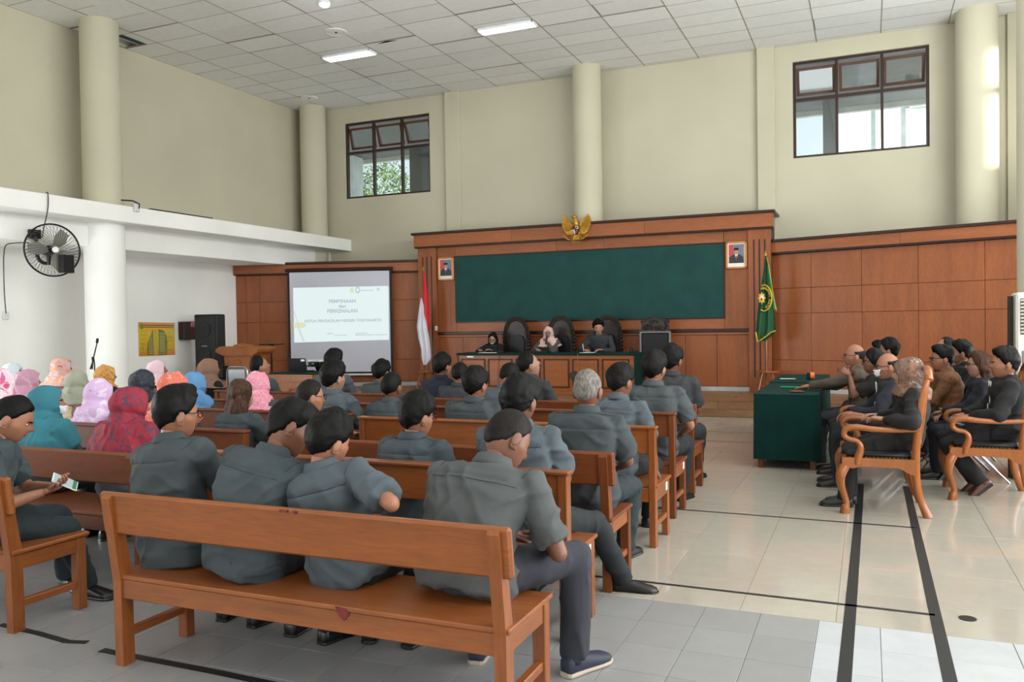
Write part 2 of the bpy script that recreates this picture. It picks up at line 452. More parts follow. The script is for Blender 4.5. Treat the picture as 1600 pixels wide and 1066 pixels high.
# pilasters (shallow piers) on the back wall
for xa, xb in ((-8.85, -8.50), (-1.965, -1.64), (2.28, 2.62)):
    struct(box('pilaster', M['cream'], xa, xb, WY-.09, WY+.05, 0, 7.0, .006))
def column(x, y, r_=.32):
    m_ = MB().lathe([(r_, 0), (r_*.995, 2), (r_*.99, 5), (r_*.985, CEIL+.02)], 40)
    o = autosmooth(m_.build('column', M['cream'])); o.location = (x, y, 0); return struct(o)
lc_ = MB().lathe([(.335, 0), (.33, 1.5), (.328, 3.47)], 40); o = autosmooth(lc_.build('column', M['white'])); o.location = (-12.1, 10.42, 0); struct(o)
uc_ = MB().lathe([(.32, 3.74), (.315, 5), (.31, CEIL+.02)], 40); o = autosmooth(uc_.build('column', M['cream'])); o.location = (-12.1, 10.42, 0); struct(o)
column(-12.28, 16.62, .31); column(-5.33, 16.55, .30); column(1.765, 16.5, .335); column(1.776, 10.2, .32)
# ---- ceiling
ceiling = struct(MB().box(-13.1, 4.0, -4.2, WY+.2, CEIL+.30, CEIL+.5).build('ceiling', M['dark']))
gx = [-7.55+1.115*k for k in range(-5, 11)]; gy = [16.88-.585*k for k in range(-1, 37)]
gx = [x for x in gx if -12.8 < x < 3.8]; gx = [-12.8]+gx+[3.8]
gy = [WY]+[y for y in gy if -4 < y < WY-.02]+[-4.0]
mg = MB()
for x in gx: mg.box(x-.008, x+.008, -4, WY, CEIL, CEIL+.03)
for y in gy: mg.box(-12.8, 3.8, y-.007, y+.007, CEIL+.002, CEIL+.03)
mg.build('ceiling_grid', M['grid'], ceiling)
TR = [(-9.80, -8.70, 13.57, 13.88), (-6.41, -5.33, 13.53, 13.82)]
cand = []; rest = []; meshes = {}
for i in range(len(gx)-1):
    for j in range(len(gy)-1):
        x0, x1, y1, y0 = gx[i], gx[i+1], gy[j], gy[j+1]; cx, cy = (x0+x1)/2, (y0+y1)/2
        if x0 < -11.9 and 11.2 < cy < 11.75 and x0 > -13: pass
        hole = x0 < -12.5 and 11.2 < cy < 11.9
        if hole: cand.append((-12.25, x1, y0, y1)); continue
        if inview(cx, cy, CEIL, 90): cand.append((x0, x1, y0, y1))
        else: rest.append((x0, x1, y0, y1))
def tilebox(m_, x0, x1, y0, y1):
    # a troffer cuts the tile it hangs in
    m_.box(x0+.004, x1-.004, y0+.004, y1-.004, CEIL+.003, CEIL+.018, .003)
for x0, x1, y0, y1 in cand[:299]:
    k = (round(x1-x0, 3), round(y1-y0, 3))
    if k not in meshes:
        m_ = MB(); tilebox(m_, -k[0]/2, k[0]/2, -k[1]/2, k[1]/2); meshes[k] = m_.mesh('tile'); meshes[k].materials.append(M['ceil'])
    o = link('tile', meshes[k], None, ceiling); o.location = ((x0+x1)/2, (y0+y1)/2, 0)
    if random.random() < .3: o.rotation_euler = (R(random.uniform(-.35, .35)), R(random.uniform(-.12, .12)), 0)
m_ = MB()
for q in cand[299:]+rest: tilebox(m_, *q)
o = m_.build('ceiling_tile_field', M['ceil'], ceiling); o['kind'] = 'stuff'
# recessed fluorescent fittings
for k, (x0, x1, y0, y1) in enumerate(TR):
    t = empty('ceiling_light', ((x0+x1)/2, (y0+y1)/2, CEIL-.03))
    tag(t, ['recessed twin-tube ceiling light above the projection screen side', 'recessed twin-tube ceiling light nearer the middle round column'][k], 'ceiling light', 'lit ceiling fittings')
    a, b_ = (x1-x0)/2, (y1-y0)/2
    m_ = MB().box(-a, a, -b_, -b_+.02, -.01, .04, .003).box(-a, a, b_-.02, b_, -.01, .04, .003).box(-a, -a+.02, -b_, b_, -.01, .04, .003).box(a-.02, a, -b_, b_, -.01, .04, .003).box(-a, a, -b_, b_, .03, .036)
    m_.build('housing', M['troffer'], t)
    for s in (-.45, .45): MB().tube([(-a+.03, b_*s, .012), (a-.03, b_*s, .012)], .016, 8).build('tube', M['tube'], t)
    m_ = MB()
    for i in range(15): m_.box(-a+.02+i*(2*a-.04)/14-.002, -a+.02+i*(2*a-.04)/14+.002, -b_+.02, b_-.02, -.008, .0)
    m_.build('louvre', M['troffer'], t)
t = empty('round_ceiling_lamp', (*atZ(507, 8, CEIL-.05)[:2], CEIL-.03)); tag(t, 'glowing round white ceiling lamp at the top edge of view', 'ceiling light')
MB().lathe([(.10, .03), (.10, 0), (.085, -.01)], 20).build('housing', M['troffer'], t); MB().lathe([(.08, -.005), (.075, -.03), (.04, -.05)], 20).build('bulb', emit('lamp_glow', (240, 248, 255), 12), t, True)
for q, l_ in (((525, 50), 'round white ceiling rose with a dark centre beside the nearer light fitting'), ((483, 153), 'round plaster ceiling rose just above the corner column')):
    t = empty('ceiling_rose', (*atZ(q[0], q[1], CEIL)[:2], CEIL)); tag(t, l_, 'ceiling rose')
    m_ = MB().lathe([(.20, .004), (.20, -.012), (.17, -.02), (.15, -.012), (.06, -.016), (.05, -.008)], 28); m_.build('ring', M['ceil'], t)
    MB().lathe([(.022, -.006), (.018, -.022)], 10).build('hub', M['blackm'], t)
# dark sheet under the boards, paints the shade of a gap
a = atZ(590, 69, CEIL); b_ = atZ(621, 63, CEIL)
o = struct(MB().prism([(a.x, a.y), ((a.x+b_.x)/2, (a.y+b_.y)/2-.07), (b_.x, b_.y), ((a.x+b_.x)/2, (a.y+b_.y)/2+.01)], 'z', CEIL+.0005, CEIL+.003).build('ceiling_gap_shade', M['dark']))

# ---- back-wall windows
def window(name, h, label_panes):
    x0, x1, z0, z1 = h; w = struct(empty(name, (x0, WY+.05, z0)))
    Wd, H = x1-x0, z1-z0; f = .05
    m_ = MB().box(0, Wd, 0, .09, 0, f, .004).box(0, Wd, 0, .09, H-f, H, .004).box(0, f, 0, .09, f, H-f, .004).box(Wd-f, Wd, 0, .09, f, H-f, .004)
    m_.build('window_frame', M['framewood'], w)
    tz = H*.605
    for i in (1, 2): box('mullion', M['framewood'], Wd*i/3-f/2, Wd*i/3+f/2, 0, .09, f, H-f, .004, w)
    box('transom', M['framewood'], f, Wd-f, -.005, .095, tz-.03, tz+.03, .004, w)
    for i in range(3):
        a = f*.5+(Wd-f)*i/3+f/2; b_ = f*.5+(Wd-f)*(i+1)/3-f/2
        box('pane', M['glass'], a, b_, .045, .051, f, tz-.03, 0, w)
        # top-hung awning sash pushed open outwards
        hh = H-f-tz-.03; s = empty('sash', ((a+b_)/2, .07, H-f-.055), 0, w); s.rotation_euler = (R(-(14+i*4)) * -1, 0, 0)
        ww = (b_-a)/2-.006; hh -= .13; g_ = .055
        m_ = MB().box(-ww, ww, -.02, .02, -g_, 0, .003).box(-ww, ww, -.02, .02, -hh, -hh+g_, .003).box(-ww, -ww+g_, -.02, .02, -hh+g_, -g_, .003).box(ww-g_, ww, -.02, .02, -hh+g_, -g_, .003)
        m_.build('sash_frame', M['sashwood'], s); box('sash_pane', M['glass'], -ww+g_, ww-g_, -.003, .003, -hh+g_, -g_, 0, s)
    return w
window('window_1', W1, ''); window('window_2', W2, '')
# the opening in the right wall (out of view) that lets the sun onto the corner column
w3 = struct(empty('window_3', (3.8, 14.68, 4.75)))
MB().box(.05, .14, 0, .05, 0, 2.05, .003).box(.05, .14, .67, .72, 0, 2.05, .003).box(.05, .14, 0, .72, 0, .05, .003).box(.05, .14, 0, .72, 2.0, 2.05, .003).box(.04, .15, 0, .72, 1.22, 1.42, .003).build('window_frame', M['framewood'], w3)
# ---- outside the windows
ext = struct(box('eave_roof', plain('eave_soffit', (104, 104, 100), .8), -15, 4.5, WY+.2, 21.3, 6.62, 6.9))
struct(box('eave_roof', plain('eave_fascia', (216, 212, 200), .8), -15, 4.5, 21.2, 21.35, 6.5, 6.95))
wp = plain('outside_white_wall', (224, 226, 222), .8)
q = atY(546, 280, 20.5); struct(box('column', wp, q.x-.35, q.x+.22, 20.3, 20.9, 0, 6.6, .02))
q = atY(654, 280, 20.5); struct(box('column', plain('grey_render', (72, 76, 78), .8), q.x-.18, q.x+.22, 20.3, 20.8, 0, 6.6, .02))
q = atY(1298, 200, 20.5); struct(box('column', bpy.data.materials['grey_render'], q.x-.16, q.x+.16, 20.3, 20.8, 0, 6.6, .02))
bl = empty('white_building', (1.5, 27, 0)); tag(bl, 'white rendered building with a framed window seen through the larger back window', 'building')
x0 = atY(1296, 200, 27).x-1.5
MB().box(x0, 6, 0, 4, 0, 11).build('wall', wp, bl)
MB().box(x0-.9, 6, -.9, 4, 11, 11.25, .02).build('roof', bpy.data.materials['eave_soffit'], bl)
MB().box(x0-.12, x0+.04, -.12, 0, 6.4, 8.9).box(x0-.35, x0+.0, -.3, 0, 8.5, 9.4).build('gutter', bpy.data.materials['grey_render'], bl)
for a_ in (1370,):
    q = atY(a_, 210, 27).x-1.5; MB().tube([(q, -.06, 3), (q, -.06, 11)], .05, 8).build('drain_pipe', wp, bl)
qa = atY(1415, 165, 27); qb = atY(1452, 215, 27)
fr = MB().box(qa.x-1.5, qa.x-1.4, -.1, .02, qb.z-1, qa.z).box(qa.x-1.5, qb.x+.5, -.1, .02, qa.z-.1, qa.z).build('window_frame', M['paper'], bl)
MB().box(qa.x-1.4, qb.x+.5, -.04, -.02, qb.z-1, qa.z-.1).build('window_pane', plain('pale_pane', (190, 200, 200), .3), bl)
# tree: trunk, and a crown of many small leaves
LEAFM = [plain('leaf_green_a', (62, 84, 44), .6, .25, 8), plain('leaf_green_b', (104, 126, 78), .6, .25, 8)]
def leafcloud(name, centers, n, size, mat, parent):
    m_ = MB()
    for _ in range(n):
        c, r_ = random.choice(centers); v = Vector((random.gauss(0, 1), random.gauss(0, 1), random.gauss(0, 1))).normalized()*r_*random.uniform(.6, 1.05)
        p = Vector(c)+v; d = Vector((random.gauss(0, 1), random.gauss(0, 1), random.gauss(-.5, .7))).normalized(); u = d.orthogonal().normalized()
        L = size*random.uniform(.7, 1.3); m_.add([p, p+d*L*.5+u*L*.22, p+d*L, p+d*L*.5-u*L*.22], [(0, 1, 2, 3)])
    o = m_.build(name, mat, parent); o['kind'] = 'stuff'; return o
tc = atY(595, 285, 26); tr = empty('mango_tree', (tc.x, 26, 0)); tag(tr, 'leafy green tree outside the window above the projection screen', 'tree')
MB().tube([(0, 0, 0), (.1, 0, 2.5), (-.1, 0, 5)], [.22, .17, .1], 8).build('trunk', plain('bark', (84, 70, 56), .9), tr)
cs = [((.1, 0, 6.5), 1.15), ((1.3, .1, 5.2), .8), ((-.9, .2, 5.5), .9), ((.7, 0, 5.6), .8), ((-1.2, 0, 6.2), .6), ((.2, .2, 5.0), 1.1)]
leafcloud('foliage', cs, 6500, .15, LEAFM[0], tr); leafcloud('light_foliage', cs, 4000, .14, LEAFM[1], tr)
pc = atY(1320, 232, 22); pt = empty('palm', (pc.x, 22.6, 0)); tag(pt, 'feathery palm fronds at the lower edge of the larger back window', 'palm')
MB().tube([(0, 0, 0), (.05, 0, 2.5), (0, 0, 5.2)], [.14, .1, .08], 8).build('trunk', bpy.data.materials['bark'], pt)
for k in range(12):
    a_ = 2*PI*k/12; L = 1.5; dx, dy = math.cos(a_), math.sin(a_)*.6; mid = [(dx*L*t, dy*L*t, 5.2+1.25*t-1.1*t*t) for t in (0, .25, .5, .75, 1)]
    m_ = MB().tube(mid, .012, 4)
    for j in range(14):
        t = .15+.85*j/14; p = Vector((dx*L*t, dy*L*t, 5.2+1.25*t-1.1*t*t)); side = Vector((-dy, dx, 0)).normalized()
        for s in (-1, 1):
            e = p+side*s*.32*(1-.5*t)+Vector((dx, dy, 0))*.2-Vector((0, 0, .12)); m_.add([p, p+Vector((0, 0, .03)), e], [(0, 1, 2)])
    m_.build('frond', LEAFM[0], pt)

# ================================================================== STAGE AND TEAK PANELLING
ST = .28
stage = struct(empty('stage', (0, 14.3, 0)))
MB().box(-13.3, 3.8, 0, 2.7, 0, ST-.012).build('platform', M['stage'], stage)
for j in range(9):      # deck boards, riser boards
    for i in range(7):
        x0 = -13.3+2.45*i+(j % 2)*1.1-1.1; x1 = min(x0+2.44, 3.8); x0 = max(x0, -13.3)
        if x1-x0 > .1: MB().box(x0+.002, x1, -.02+.30*j, -.02+.30*j+.297, ST-.012, ST, .002).build('plank', M['stage'], stage)
for j in range(2):
    for i in range(7):
        x0 = -13.3+2.45*i-(j % 2)*1.3; x1 = min(x0+2.44, 3.8); x0 = max(x0, -13.3)
        MB().box(x0+.003, x1, -.012, 0, .004+.132*j, .004+.132*j+.128, .002).build('plank', M['stage'], stage)
CY = 16.25
def PC(px, py, Y=CY): q = atY(px, py, Y); return q.x, q.z
XL, _z = PC(655, 400); XR, _z = PC(1205, 400)
ztop = PC(930, 347.5)[1]
zt = 3.66; 
tp = struct(empty('trim_1', (0, CY, 0)))
MB().box(XL, XR, .05, .6, 0, 3.60).build('backing', M['seam'], tp)
# top cornice
cr = [XL-.05, PC(803, 360)[0], PC(1010, 350)[0], XR+.05]
zc0 = PC(1205, 355)[1]; zc1 = PC(1207, 333.5)[1]
for a_, b_ in zip(cr[:-1], cr[1:]): MB().box(a_+.002, b_-.002, -.16, .1, zc0, zc1, .004).build('cornice_board', M['panelh'], tp)
MB().box(XL-.09, XR+.09, -.21, .7, zc1, zc1+.05, .006).build('cornice_cap', M['darktrim'], tp)
MB().box(XL-.05, XR+.05, -.13, .1, zc0-.03, zc0, .003).build('cornice_lip', M['darktrim'], tp)
# second band
xb0 = PC(712, 400)[0]; xb1 = PC(1131, 390)[0]; zb = PC(1130, 380)[1]; zbb = PC(1130, 496.5)[1]; zr1 = PC(1130, 513.8)[1]; zr0 = PC(1130, 518.6)[1]
pl = PC(684, 450)[0]; pr = PC(1170, 450)[0]
bs = [xb0, PC(869, 380)[0], PC(944, 380)[0], xb1]
for a_, b_ in zip(bs[:-1], bs[1:]): MB().box(a_+.003, b_-.003, -.01, .06, zb, zc0-.03, .003).build('panel', M['panelh'], tp)
for (a_, b_) in ((pl, xb0), (xb1, pr)): MB().box(a_+.003, b_-.003, -.01, .06, zr1, zc0-.03, .003).build('panel', M['panel'], tp)
MB().box(xb0, xb1, -.01, .06, zr1, zbb, .003).build('panel', M['panelh'], tp)
# chair rail, lower panels, marble skirting
MB().box(pl, pr, -.06, .06, zr0, zr1, .006).build('rail', M['darktrim'], tp)
MB().box(pl, pr, -.03, .06, zr0-.055, zr0-.005, .004).build('rail', M['panelh'], tp)
zs = PC(1130, 604)[1]; w_ = .595; n_ = int(round((pr-pl)/w_)); w_ = (pr-pl)/n_
for i in range(n_): MB().box(pl+i*w_+.003, pl+(i+1)*w_-.003, -.01, .06, zs, zr0-.06, .003).build('panel', M['panel'], tp)
sk = struct(MB().box(pl-.02, pr+.02, CY-.03, CY+.06, ST, zs-.004, .003).build('baseboard_back', M['skirt']))
# fluted piers at both ends
for (a_, b_) in ((XL, pl), (pr, XR)):
    MB().box(a_, b_, -.06, .06, ST, zc0-.03, .003).build('pier', M['panel'], tp)
    for k in range(3):
        x = a_+(b_-a_)*(.26+.24*k); MB().box(x-.014, x+.014, -.064, -.055, .55, zc0-.22).build('flute', M['darktrim'], tp)
MB().box(xb0-.02, xb1+.02, -.012, .02, zbb-.02, zb+.02, .003).build('board_frame', M['darktrim'], tp)
bd = empty('notice_board', (0, CY-.02, 0)); tag(bd, 'very wide dark green felt board filling the teak wall behind the judges desk', 'board')
MB().box(xb0+.008, xb1-.008, -.012, .01, zbb+.008, zb-.008, .004).build('felt', M['board'], bd)
m_ = MB(); 
for (a_, b_, c_, d_) in ((xb0-.012, xb1+.012, zb-.008, zb+.012), (xb0-.012, xb1+.012, zbb-.012, zbb+.008), (xb0-.012, xb0+.008, zbb, zb), (xb1-.008, xb1+.012, zbb, zb)): m_.box(a_, b_, -.02, .01, c_, d_, .002)
m_.build('frame', M['darktrim'], bd)
# side wings, angled forward
def wing(name, p0, p1, ztop_, xs, zs_, base=ST, mirror=False, xsp=None):
    d = Vector((p1[0]-p0[0], p1[1]-p0[1], 0)); L = d.length; ang = math.atan2(d.y, d.x)
    e = struct(empty(name, (p0[0], p0[1], 0), ang)); s = -1 if not mirror else 1   # s: local y direction of the room side
    def bx(nm, mt, a, b_, d0, d1, z0, z1, c=.003): return MB().box(a, b_, min(s*d0, s*d1), max(s*d0, s*d1), z0, z1, c).build(nm, mt, e)
    bx('backing', M['seam'], 0, L, -.25, 0, 0, ztop_-.1)
    bx('cornice_cap', M['darktrim'], -.02, L+.03, -.3, .17, ztop_-.05, ztop_, .006)
    n = max(1, int(L/2.2))
    for i in range(n): bx('cornice_board', M['panelh'], L*i/n+.002, L*(i+1)/n-.002, -.2, .12, ztop_-.24, ztop_-.05)
    bx('cornice_lip', M['darktrim'], 0, L, -.2, .10, ztop_-.27, ztop_-.24)
    xs = [0]+sorted(x for x in xs if .05 < x < L-.05)+[L]; zz = [base+.09]+zs_+[ztop_-.28]
    for a, b_ in zip(xs[:-1], xs[1:]):
        for c, d_ in zip(zz[:-1], zz[1:]): bx('panel', M['panel'], a+.003, b_-.003, 0, .018, c+.003, d_-.003)
    bx('baseboard', M['skirt'], 0, L, 0, .03, base, base+.085)
    return e, d/L, L
def onwing(px, py, p0, d):
    n = Vector((-d.y, d.x, 0)); q = atP(px, py, Vector(p0), n); return (Vector((q.x, q.y, 0))-Vector((p0[0], p0[1], 0))).dot(d), q.z
PL0 = (XL, 16.42, 0); PL1 = (-13.32, 15.0, 0)
dl = (Vector(PL1)-Vector(PL0)).normalized()
xsL = [onwing(x, 500, PL0, dl)[0] for x in (613, 530, 451, 407, 386)]
zl = [onwing(430, y, PL0, dl)[1] for y in (564, 503, 471)]
zl = [(.86), (1.72), (2.22)]
zl = [sum(onwing(x, y, PL0, dl)[1] for x, y in pp)/2 for pp in (((400, 564), (630, 562)), ((400, 504), (630, 501)), ((400, 472), (630, 469)))]
ztl = sum(onwing(x, y, PL0, dl)[1] for x, y in ((358, 412), (650, 407.5)))/2
wing('trim_2', PL0, PL1, ztl, xsL, zl, mirror=True)
PR0 = (XR, 16.42, 0); PR1 = (2.75, 15.0, 0)
drr = (Vector(PR1)-Vector(PR0)).normalized()
xsR = [onwing(x, 600, PR0, drr)[0] for x in (1269, 1348, 1436, 1540)]+[onwing(1540, 600, PR0, drr)[0]+.95]
zrr = [sum(onwing(x, y, PR0, drr)[1] for x, y in pp)/2 for pp in (((1348, 564.5), (1250, 563)), ((1348, 488.6), (1500, 483)), ((1348, 447.5), (1500, 438)))]
ztr = sum(onwing(x, y, PR0, drr)[1] for x, y in ((1208, 376), (1580, 345)))/2
wing('trim_3', PR0, PR1, ztr, xsR, zrr)
print('wing z', ztl, zl, ztr, zrr, 'central', zt, zc0, zc1, zb, zbb, zr0, zs, 'X', XL, XR, pl, pr)
# ================================================================== FURNITURE
# ---- benches
def bench_a(L, wx, wz, name='bench'):
    """long bench: rounded posts behind an overhanging back board; local x along, y forward, origin on floor at left rear post"""
    t = empty(name)
    for x in (.03, L-.03):
        MB().prism([(-.035, 0), (.035, 0), (.03, .45), (-.035, .83), (-.055, .85), (-.085, .85), (-.095, .835), (-.04, .42)], 'x', x-.026, x+.026).build('rear_leg', wz, t)
        MB().box(x-.03, x+.03, .37, .43, 0, .425, .004).build('front_leg', wz, t)
        MB().box(x-.02, x+.02, .02, .38, .13, .17, .004).build('stretcher', M['benchy'], t)
        MB().box(x-.022, x+.022, .02, .42, .34, .425, .004).build('side_rail', M['benchy'], t)
    rot = Matrix.Rotation(R(7), 3, 'X')
    MB().box(-.035, L+.035, -.055, -.02, .655, .865, .012, rot, (0, -.04, .66)).build('backrest', wx, t)
    MB().box(-.01, L+.01, -.035, .45, .43, .452, .005).build('seat', wx, t)
    MB().box(.05, L-.05, -.03, -.005, .335, .43, .004).build('seat_rail', wx, t)
    MB().box(.05, L-.05, .38, .405, .35, .43, .004).build('seat_rail', wx, t)
    return t
def bench_b(L, wx, wz, name='bench', sticker=True):
    """bench with square posts and a framed back rail"""
    t = empty(name)
    for x in (.025, L-.025):
        MB().box(x-.025, x+.025, -.035, .03, 0, .865, .004).build('rear_leg', wz, t)
        MB().box(x-.025, x+.025, .36, .42, 0, .43, .004).build('front_leg', wz, t)
        MB().box(x-.018, x+.018, .03, .36, .14, .18, .004).build('stretcher', M['benchy'], t)
        MB().box(x-.024, x+.024, .03, .42, .33, .432, .004).build('side_rail', M['benchy'], t)
    MB().box(-.012, L+.012, -.045, .035, .865, .885, .005).build('top_rail', wx, t)
    MB().box(.05, L-.05, -.02, .012, .68, .865, .004).build('backrest', wx, t)
    MB().box(-.01, L+.01, -.02, .45, .432, .455, .005).build('seat', wx, t)
    MB().box(.05, L-.05, -.03, -.005, .33, .432, .004).build('seat_rail', wx, t)
    MB().box(.05, L-.05, .38, .40, .35, .432, .004).build('seat_rail', wx, t)
    if sticker: MB().box(L-.0005, L+.001, .30, .35, .36, .42).build('sticker', M['paper'], t)
    return t
BENCH = [  # x0, x1, Y, type, material set, label
 (-3.41, -1.30, 2.97, 'a', 0, 'nearest long teak bench, carrying the four men seen from behind'),
 (-3.95, -1.42, 4.02, 'b', 0, 'teak bench second from the front with a white sticker, behind the man stretching his leg'),
 (-3.95, -1.44, 4.86, 'a', 1, 'dark teak bench with overhanging back board under the grey haired man'),
 (-3.95, -1.42, 5.93, 'b', 0, 'light teak bench with framed back rail, right behind the grey haired man bench'),
 (-4.10, -1.48, 6.86, 'b', 1, 'dark teak bench with a white sticker below the stout man near the aisle end'),
 (-4.60, -1.52, 7.90, 'a', 1, 'teak bench nearest the stage on the aisle side'),
 (-6.55, -4.28, 3.07, 'a', 0, 'teak bench end at the left edge under the man holding a phone'),
 (-6.90, -4.26, 3.92, 'a', 1, 'dark teak bench behind the teal and the red headscarf women'),
 (-6.90, -4.26, 4.88, 'b', 1, 'dark teak bench whose end shows behind the woman with long brown hair'),
 (-6.90, -4.16, 6.10, 'b', 1, 'dark teak bench under the woman in the navy floral headscarf'),
 (-7.00, -4.40, 6.95, 'b', 1, 'dark teak bench under the woman in the pink dotted headscarf'),
 (-7.40, -4.90, 7.95, 'b', 1, 'dark teak bench just before the wooden lectern'),
 (-9.60, -7.05, 4.90, 'b', 1, 'dark teak bench far left behind the teal headscarf'),
 (-9.80, -7.05, 6.12, 'b', 1, 'dark teak bench under the sage green and mauve headscarf women'),
 (-10.5, -7.15, 6.98, 'b', 1, 'dark teak bench under the woman in the golden brown headscarf'),
 (-10.6, -7.6, 7.97, 'b', 1, 'dark teak bench along the round column before the wall poster'),
]
for x0, x1, Y, ty, ms, lb in BENCH:
    wx, wz = (M['bench'], M['benchz']) if ms == 0 else (M['bench2'], M['bench2z'])
    t = (bench_a if ty == 'a' else bench_b)(x1-x0, wx, wz)
    t.location = (x0, Y, 0); tag(t, lb, 'bench', 'wooden audience benches')

# ---- carved armchairs (local: faces +y)
def armchair():
    t = empty('carved_armchair'); w = .31; cw = M['chairwood']
    m_ = MB().box(-w+.03, w-.03, -.24, .28, .47, .52, .022); m_.build('seat_cushion', M['leather'], t)
    mt = MB()
    for i in range(16):
        for s in (-1, 1): mt.ell((s*(w-.028), -.22+i*.031, .478), (.004, .004, .004), 6, 4)
    for i in range(18): mt.ell((-w+.045+i*.0325, .282, .478), (.004, .004, .004), 6, 4)
    mt.build('upholstery_nails', M['gold'], t)
    # skirted seat frame with curved lower edge
    side = [(-.26, .475), (.30, .475), (.31, .44), (.29, .40), (.22, .385), (.18, .40), (.10, .405), (-.14, .40), (-.20, .36), (-.26, .34)]
    for s in (-1, 1): MB().prism(side, 'x', s*w-.02, s*w+.02).build('seat_rail', cw, t)
    MB().prism([(-w, .475), (w, .475), (w, .39), (w-.08, .38), (w-.14, .41), (-w+.14, .41), (-w+.08, .38), (-w, .39)], 'y', .27, .31).build('seat_rail', cw, t)
    MB().box(-w, w, -.27, -.235, .38, .475, .004).build('seat_rail', cw, t)
    for s in (-1, 1):
        c = [(s*(w-.005), .285, .40), (s*(w+.012), .315, .34), (s*(w+.008), .32, .26), (s*(w-.002), .295, .16), (s*w, .275, .085), (s*w, .285, .05), (s*w, .29, .0)]
        MB().tube(catmull(c, 4), [v for v in np.interp(np.linspace(0, 6, 25), [0, 1, 2, 3, 4, 5, 6], [.042, .044, .034, .027, .025, .036, .042])], 10).build('front_leg', cw, t)
        c = [(s*(w-.01), -.25, .44), (s*(w-.01), -.262, .28), (s*(w-.01), -.29, .14), (s*(w-.005), -.345, .0)]
        MB().tube(catmull(c, 4), [v for v in np.interp(np.linspace(0, 3, 13), [0, 1, 2, 3], [.036, .03, .028, .036])], 8, .8).build('rear_leg', cw, t)
        c = [(s*(w-.01), -.25, .40), (s*(w-.01), -.262, .60), (s*(w-.01), -.285, .85), (s*(w-.01), -.325, 1.06), (s*(w-.02), -.355, 1.17)]
        MB().tube(catmull(c, 4), [v for v in np.interp(np.linspace(0, 4, 17), [0, 1, 3, 4], [.034, .03, .026, .024])], 8, .8).build('back_post', cw, t)
        a = [(s*(w-.005), -.285, .725), (s*(w+.015), -.10, .715), (s*(w+.03), .08, .722), (s*(w+.032), .20, .735), (s*(w+.03), .275, .715), (s*(w+.028), .29, .665), (s*(w+.025), .25, .632), (s*(w+.02), .195, .62), (s*(w+.012), .165, .585), (s*(w+.005), .165, .53), (s*w, .185, .47), (s*w, .19, .42)]
        m2 = MB().tube(catmull(a, 4), [v for v in np.interp(np.linspace(0, 11, 45), [0, 3, 5, 7, 8, 9, 10, 11], [.022, .03, .027, .022, .026, .034, .036, .032])], 10, .9)
        autosmooth(m2.build('arm', cw, t), 60)
    c = [(-w, -.355, 1.13), (-w*.6, -.36, 1.19), (-.1, -.365, 1.215), (.1, -.365, 1.215), (w*.6, -.36, 1.19), (w, -.355, 1.13)]
    MB().tube(catmull(c, 4), .034, 8, .6).build('crest_rail', cw, t)
    MB().box(-w+.02, w-.02, -.30, -.27, .60, .64, .006).build('lower_back_rail', cw, t)
    for i in range(5):
        x = (-2+i)*.105; MB().tube(catmull([(x, -.285, .62), (x, -.315, .80), (x, -.335, 1.0), (x, -.36, 1.17)], 3), .02, 6, .45).build('back_slat', cw, t)
    for o in t.children: autosmooth(o, 50)
    return t
ac1 = armchair(); ac1.location = (.09, 7.83, 0); ac1.rotation_euler = (0, 0, R(92))
tag(ac1, 'nearest honey coloured carved armchair, scroll arm and black seat, under woman in brown headscarf', 'armchair', 'carved armchairs')
ac2 = copy_tree(ac1); ac2.location = (.98, 8.68, 0); ac2.rotation_euler = (0, 0, R(90)); ac2['label'] = 'honey coloured carved armchair at the right edge under the man in black jacket'
ac3 = copy_tree(ac1); ac3.location = (.05, 8.78, 0); ac3.rotation_euler = (0, 0, R(92)); ac3['label'] = 'carved armchair half hidden under the bald man in a white face mask'
def folding_chair():
    t = empty('folding_chair')
    MB().box(-.21, .21, -.19, .21, .44, .475, .016).build('seat', M['black'], t)
    MB().box(-.20, .20, -.245, -.215, .62, .86, .012).build('backrest', M['black'], t)
    for s in (-1, 1):
        MB().tube([(s*.22, .30, 0), (s*.22, -.02, .44), (s*.22, -.22, .70), (s*.22, -.25, .88)], .012, 8).build('frame_tube', M['chrome'], t)
        MB().tube([(s*.20, -.32, 0), (s*.20, .0, .34), (s*.20, .16, .45)], .012, 8).build('rear_leg', M['chrome'], t)
    MB().tube([(-.20, -.27, .06), (.20, -.27, .06)], .009, 6).build('stretcher', M['chrome'], t)
    MB().tube([(-.22, .26, .06), (.22, .26, .06)], .009, 6).build('stretcher', M['chrome'], t)
    return t
FC = [(.06, 9.55, 90, 'black folding chair with chrome legs under the woman with raised hands'),
      (-.02, 10.25, 90, 'black folding chair under the bald man reaching over the green table'),
      (.12, 11.05, 90, 'black folding chair of the man hidden behind the woman with raised hands'),
      (.22, 11.7, 90, 'black folding chair farthest back along the green tables'),
      (.95, 9.55, 90, 'black folding chair with splayed chrome legs under the woman in a dark blazer'),
      (.85, 10.25, 90, 'black folding chair under the man in the brown batik shirt'),
      (1.0, 10.95, 90, 'black folding chair under the dark shirted man beside the batik shirt'),
      (.85, 11.5, 90, 'black folding chair in the second right-hand row nearest the stage')]
fc0 = None
for x, y, a, lb in FC:
    c = folding_chair() if fc0 is None else copy_tree(fc0); fc0 = fc0 or c
    c.location = (x, y, 0); c.rotation_euler = (0, 0, R(a)); tag(c, lb, 'chair', 'folding chairs on the right')

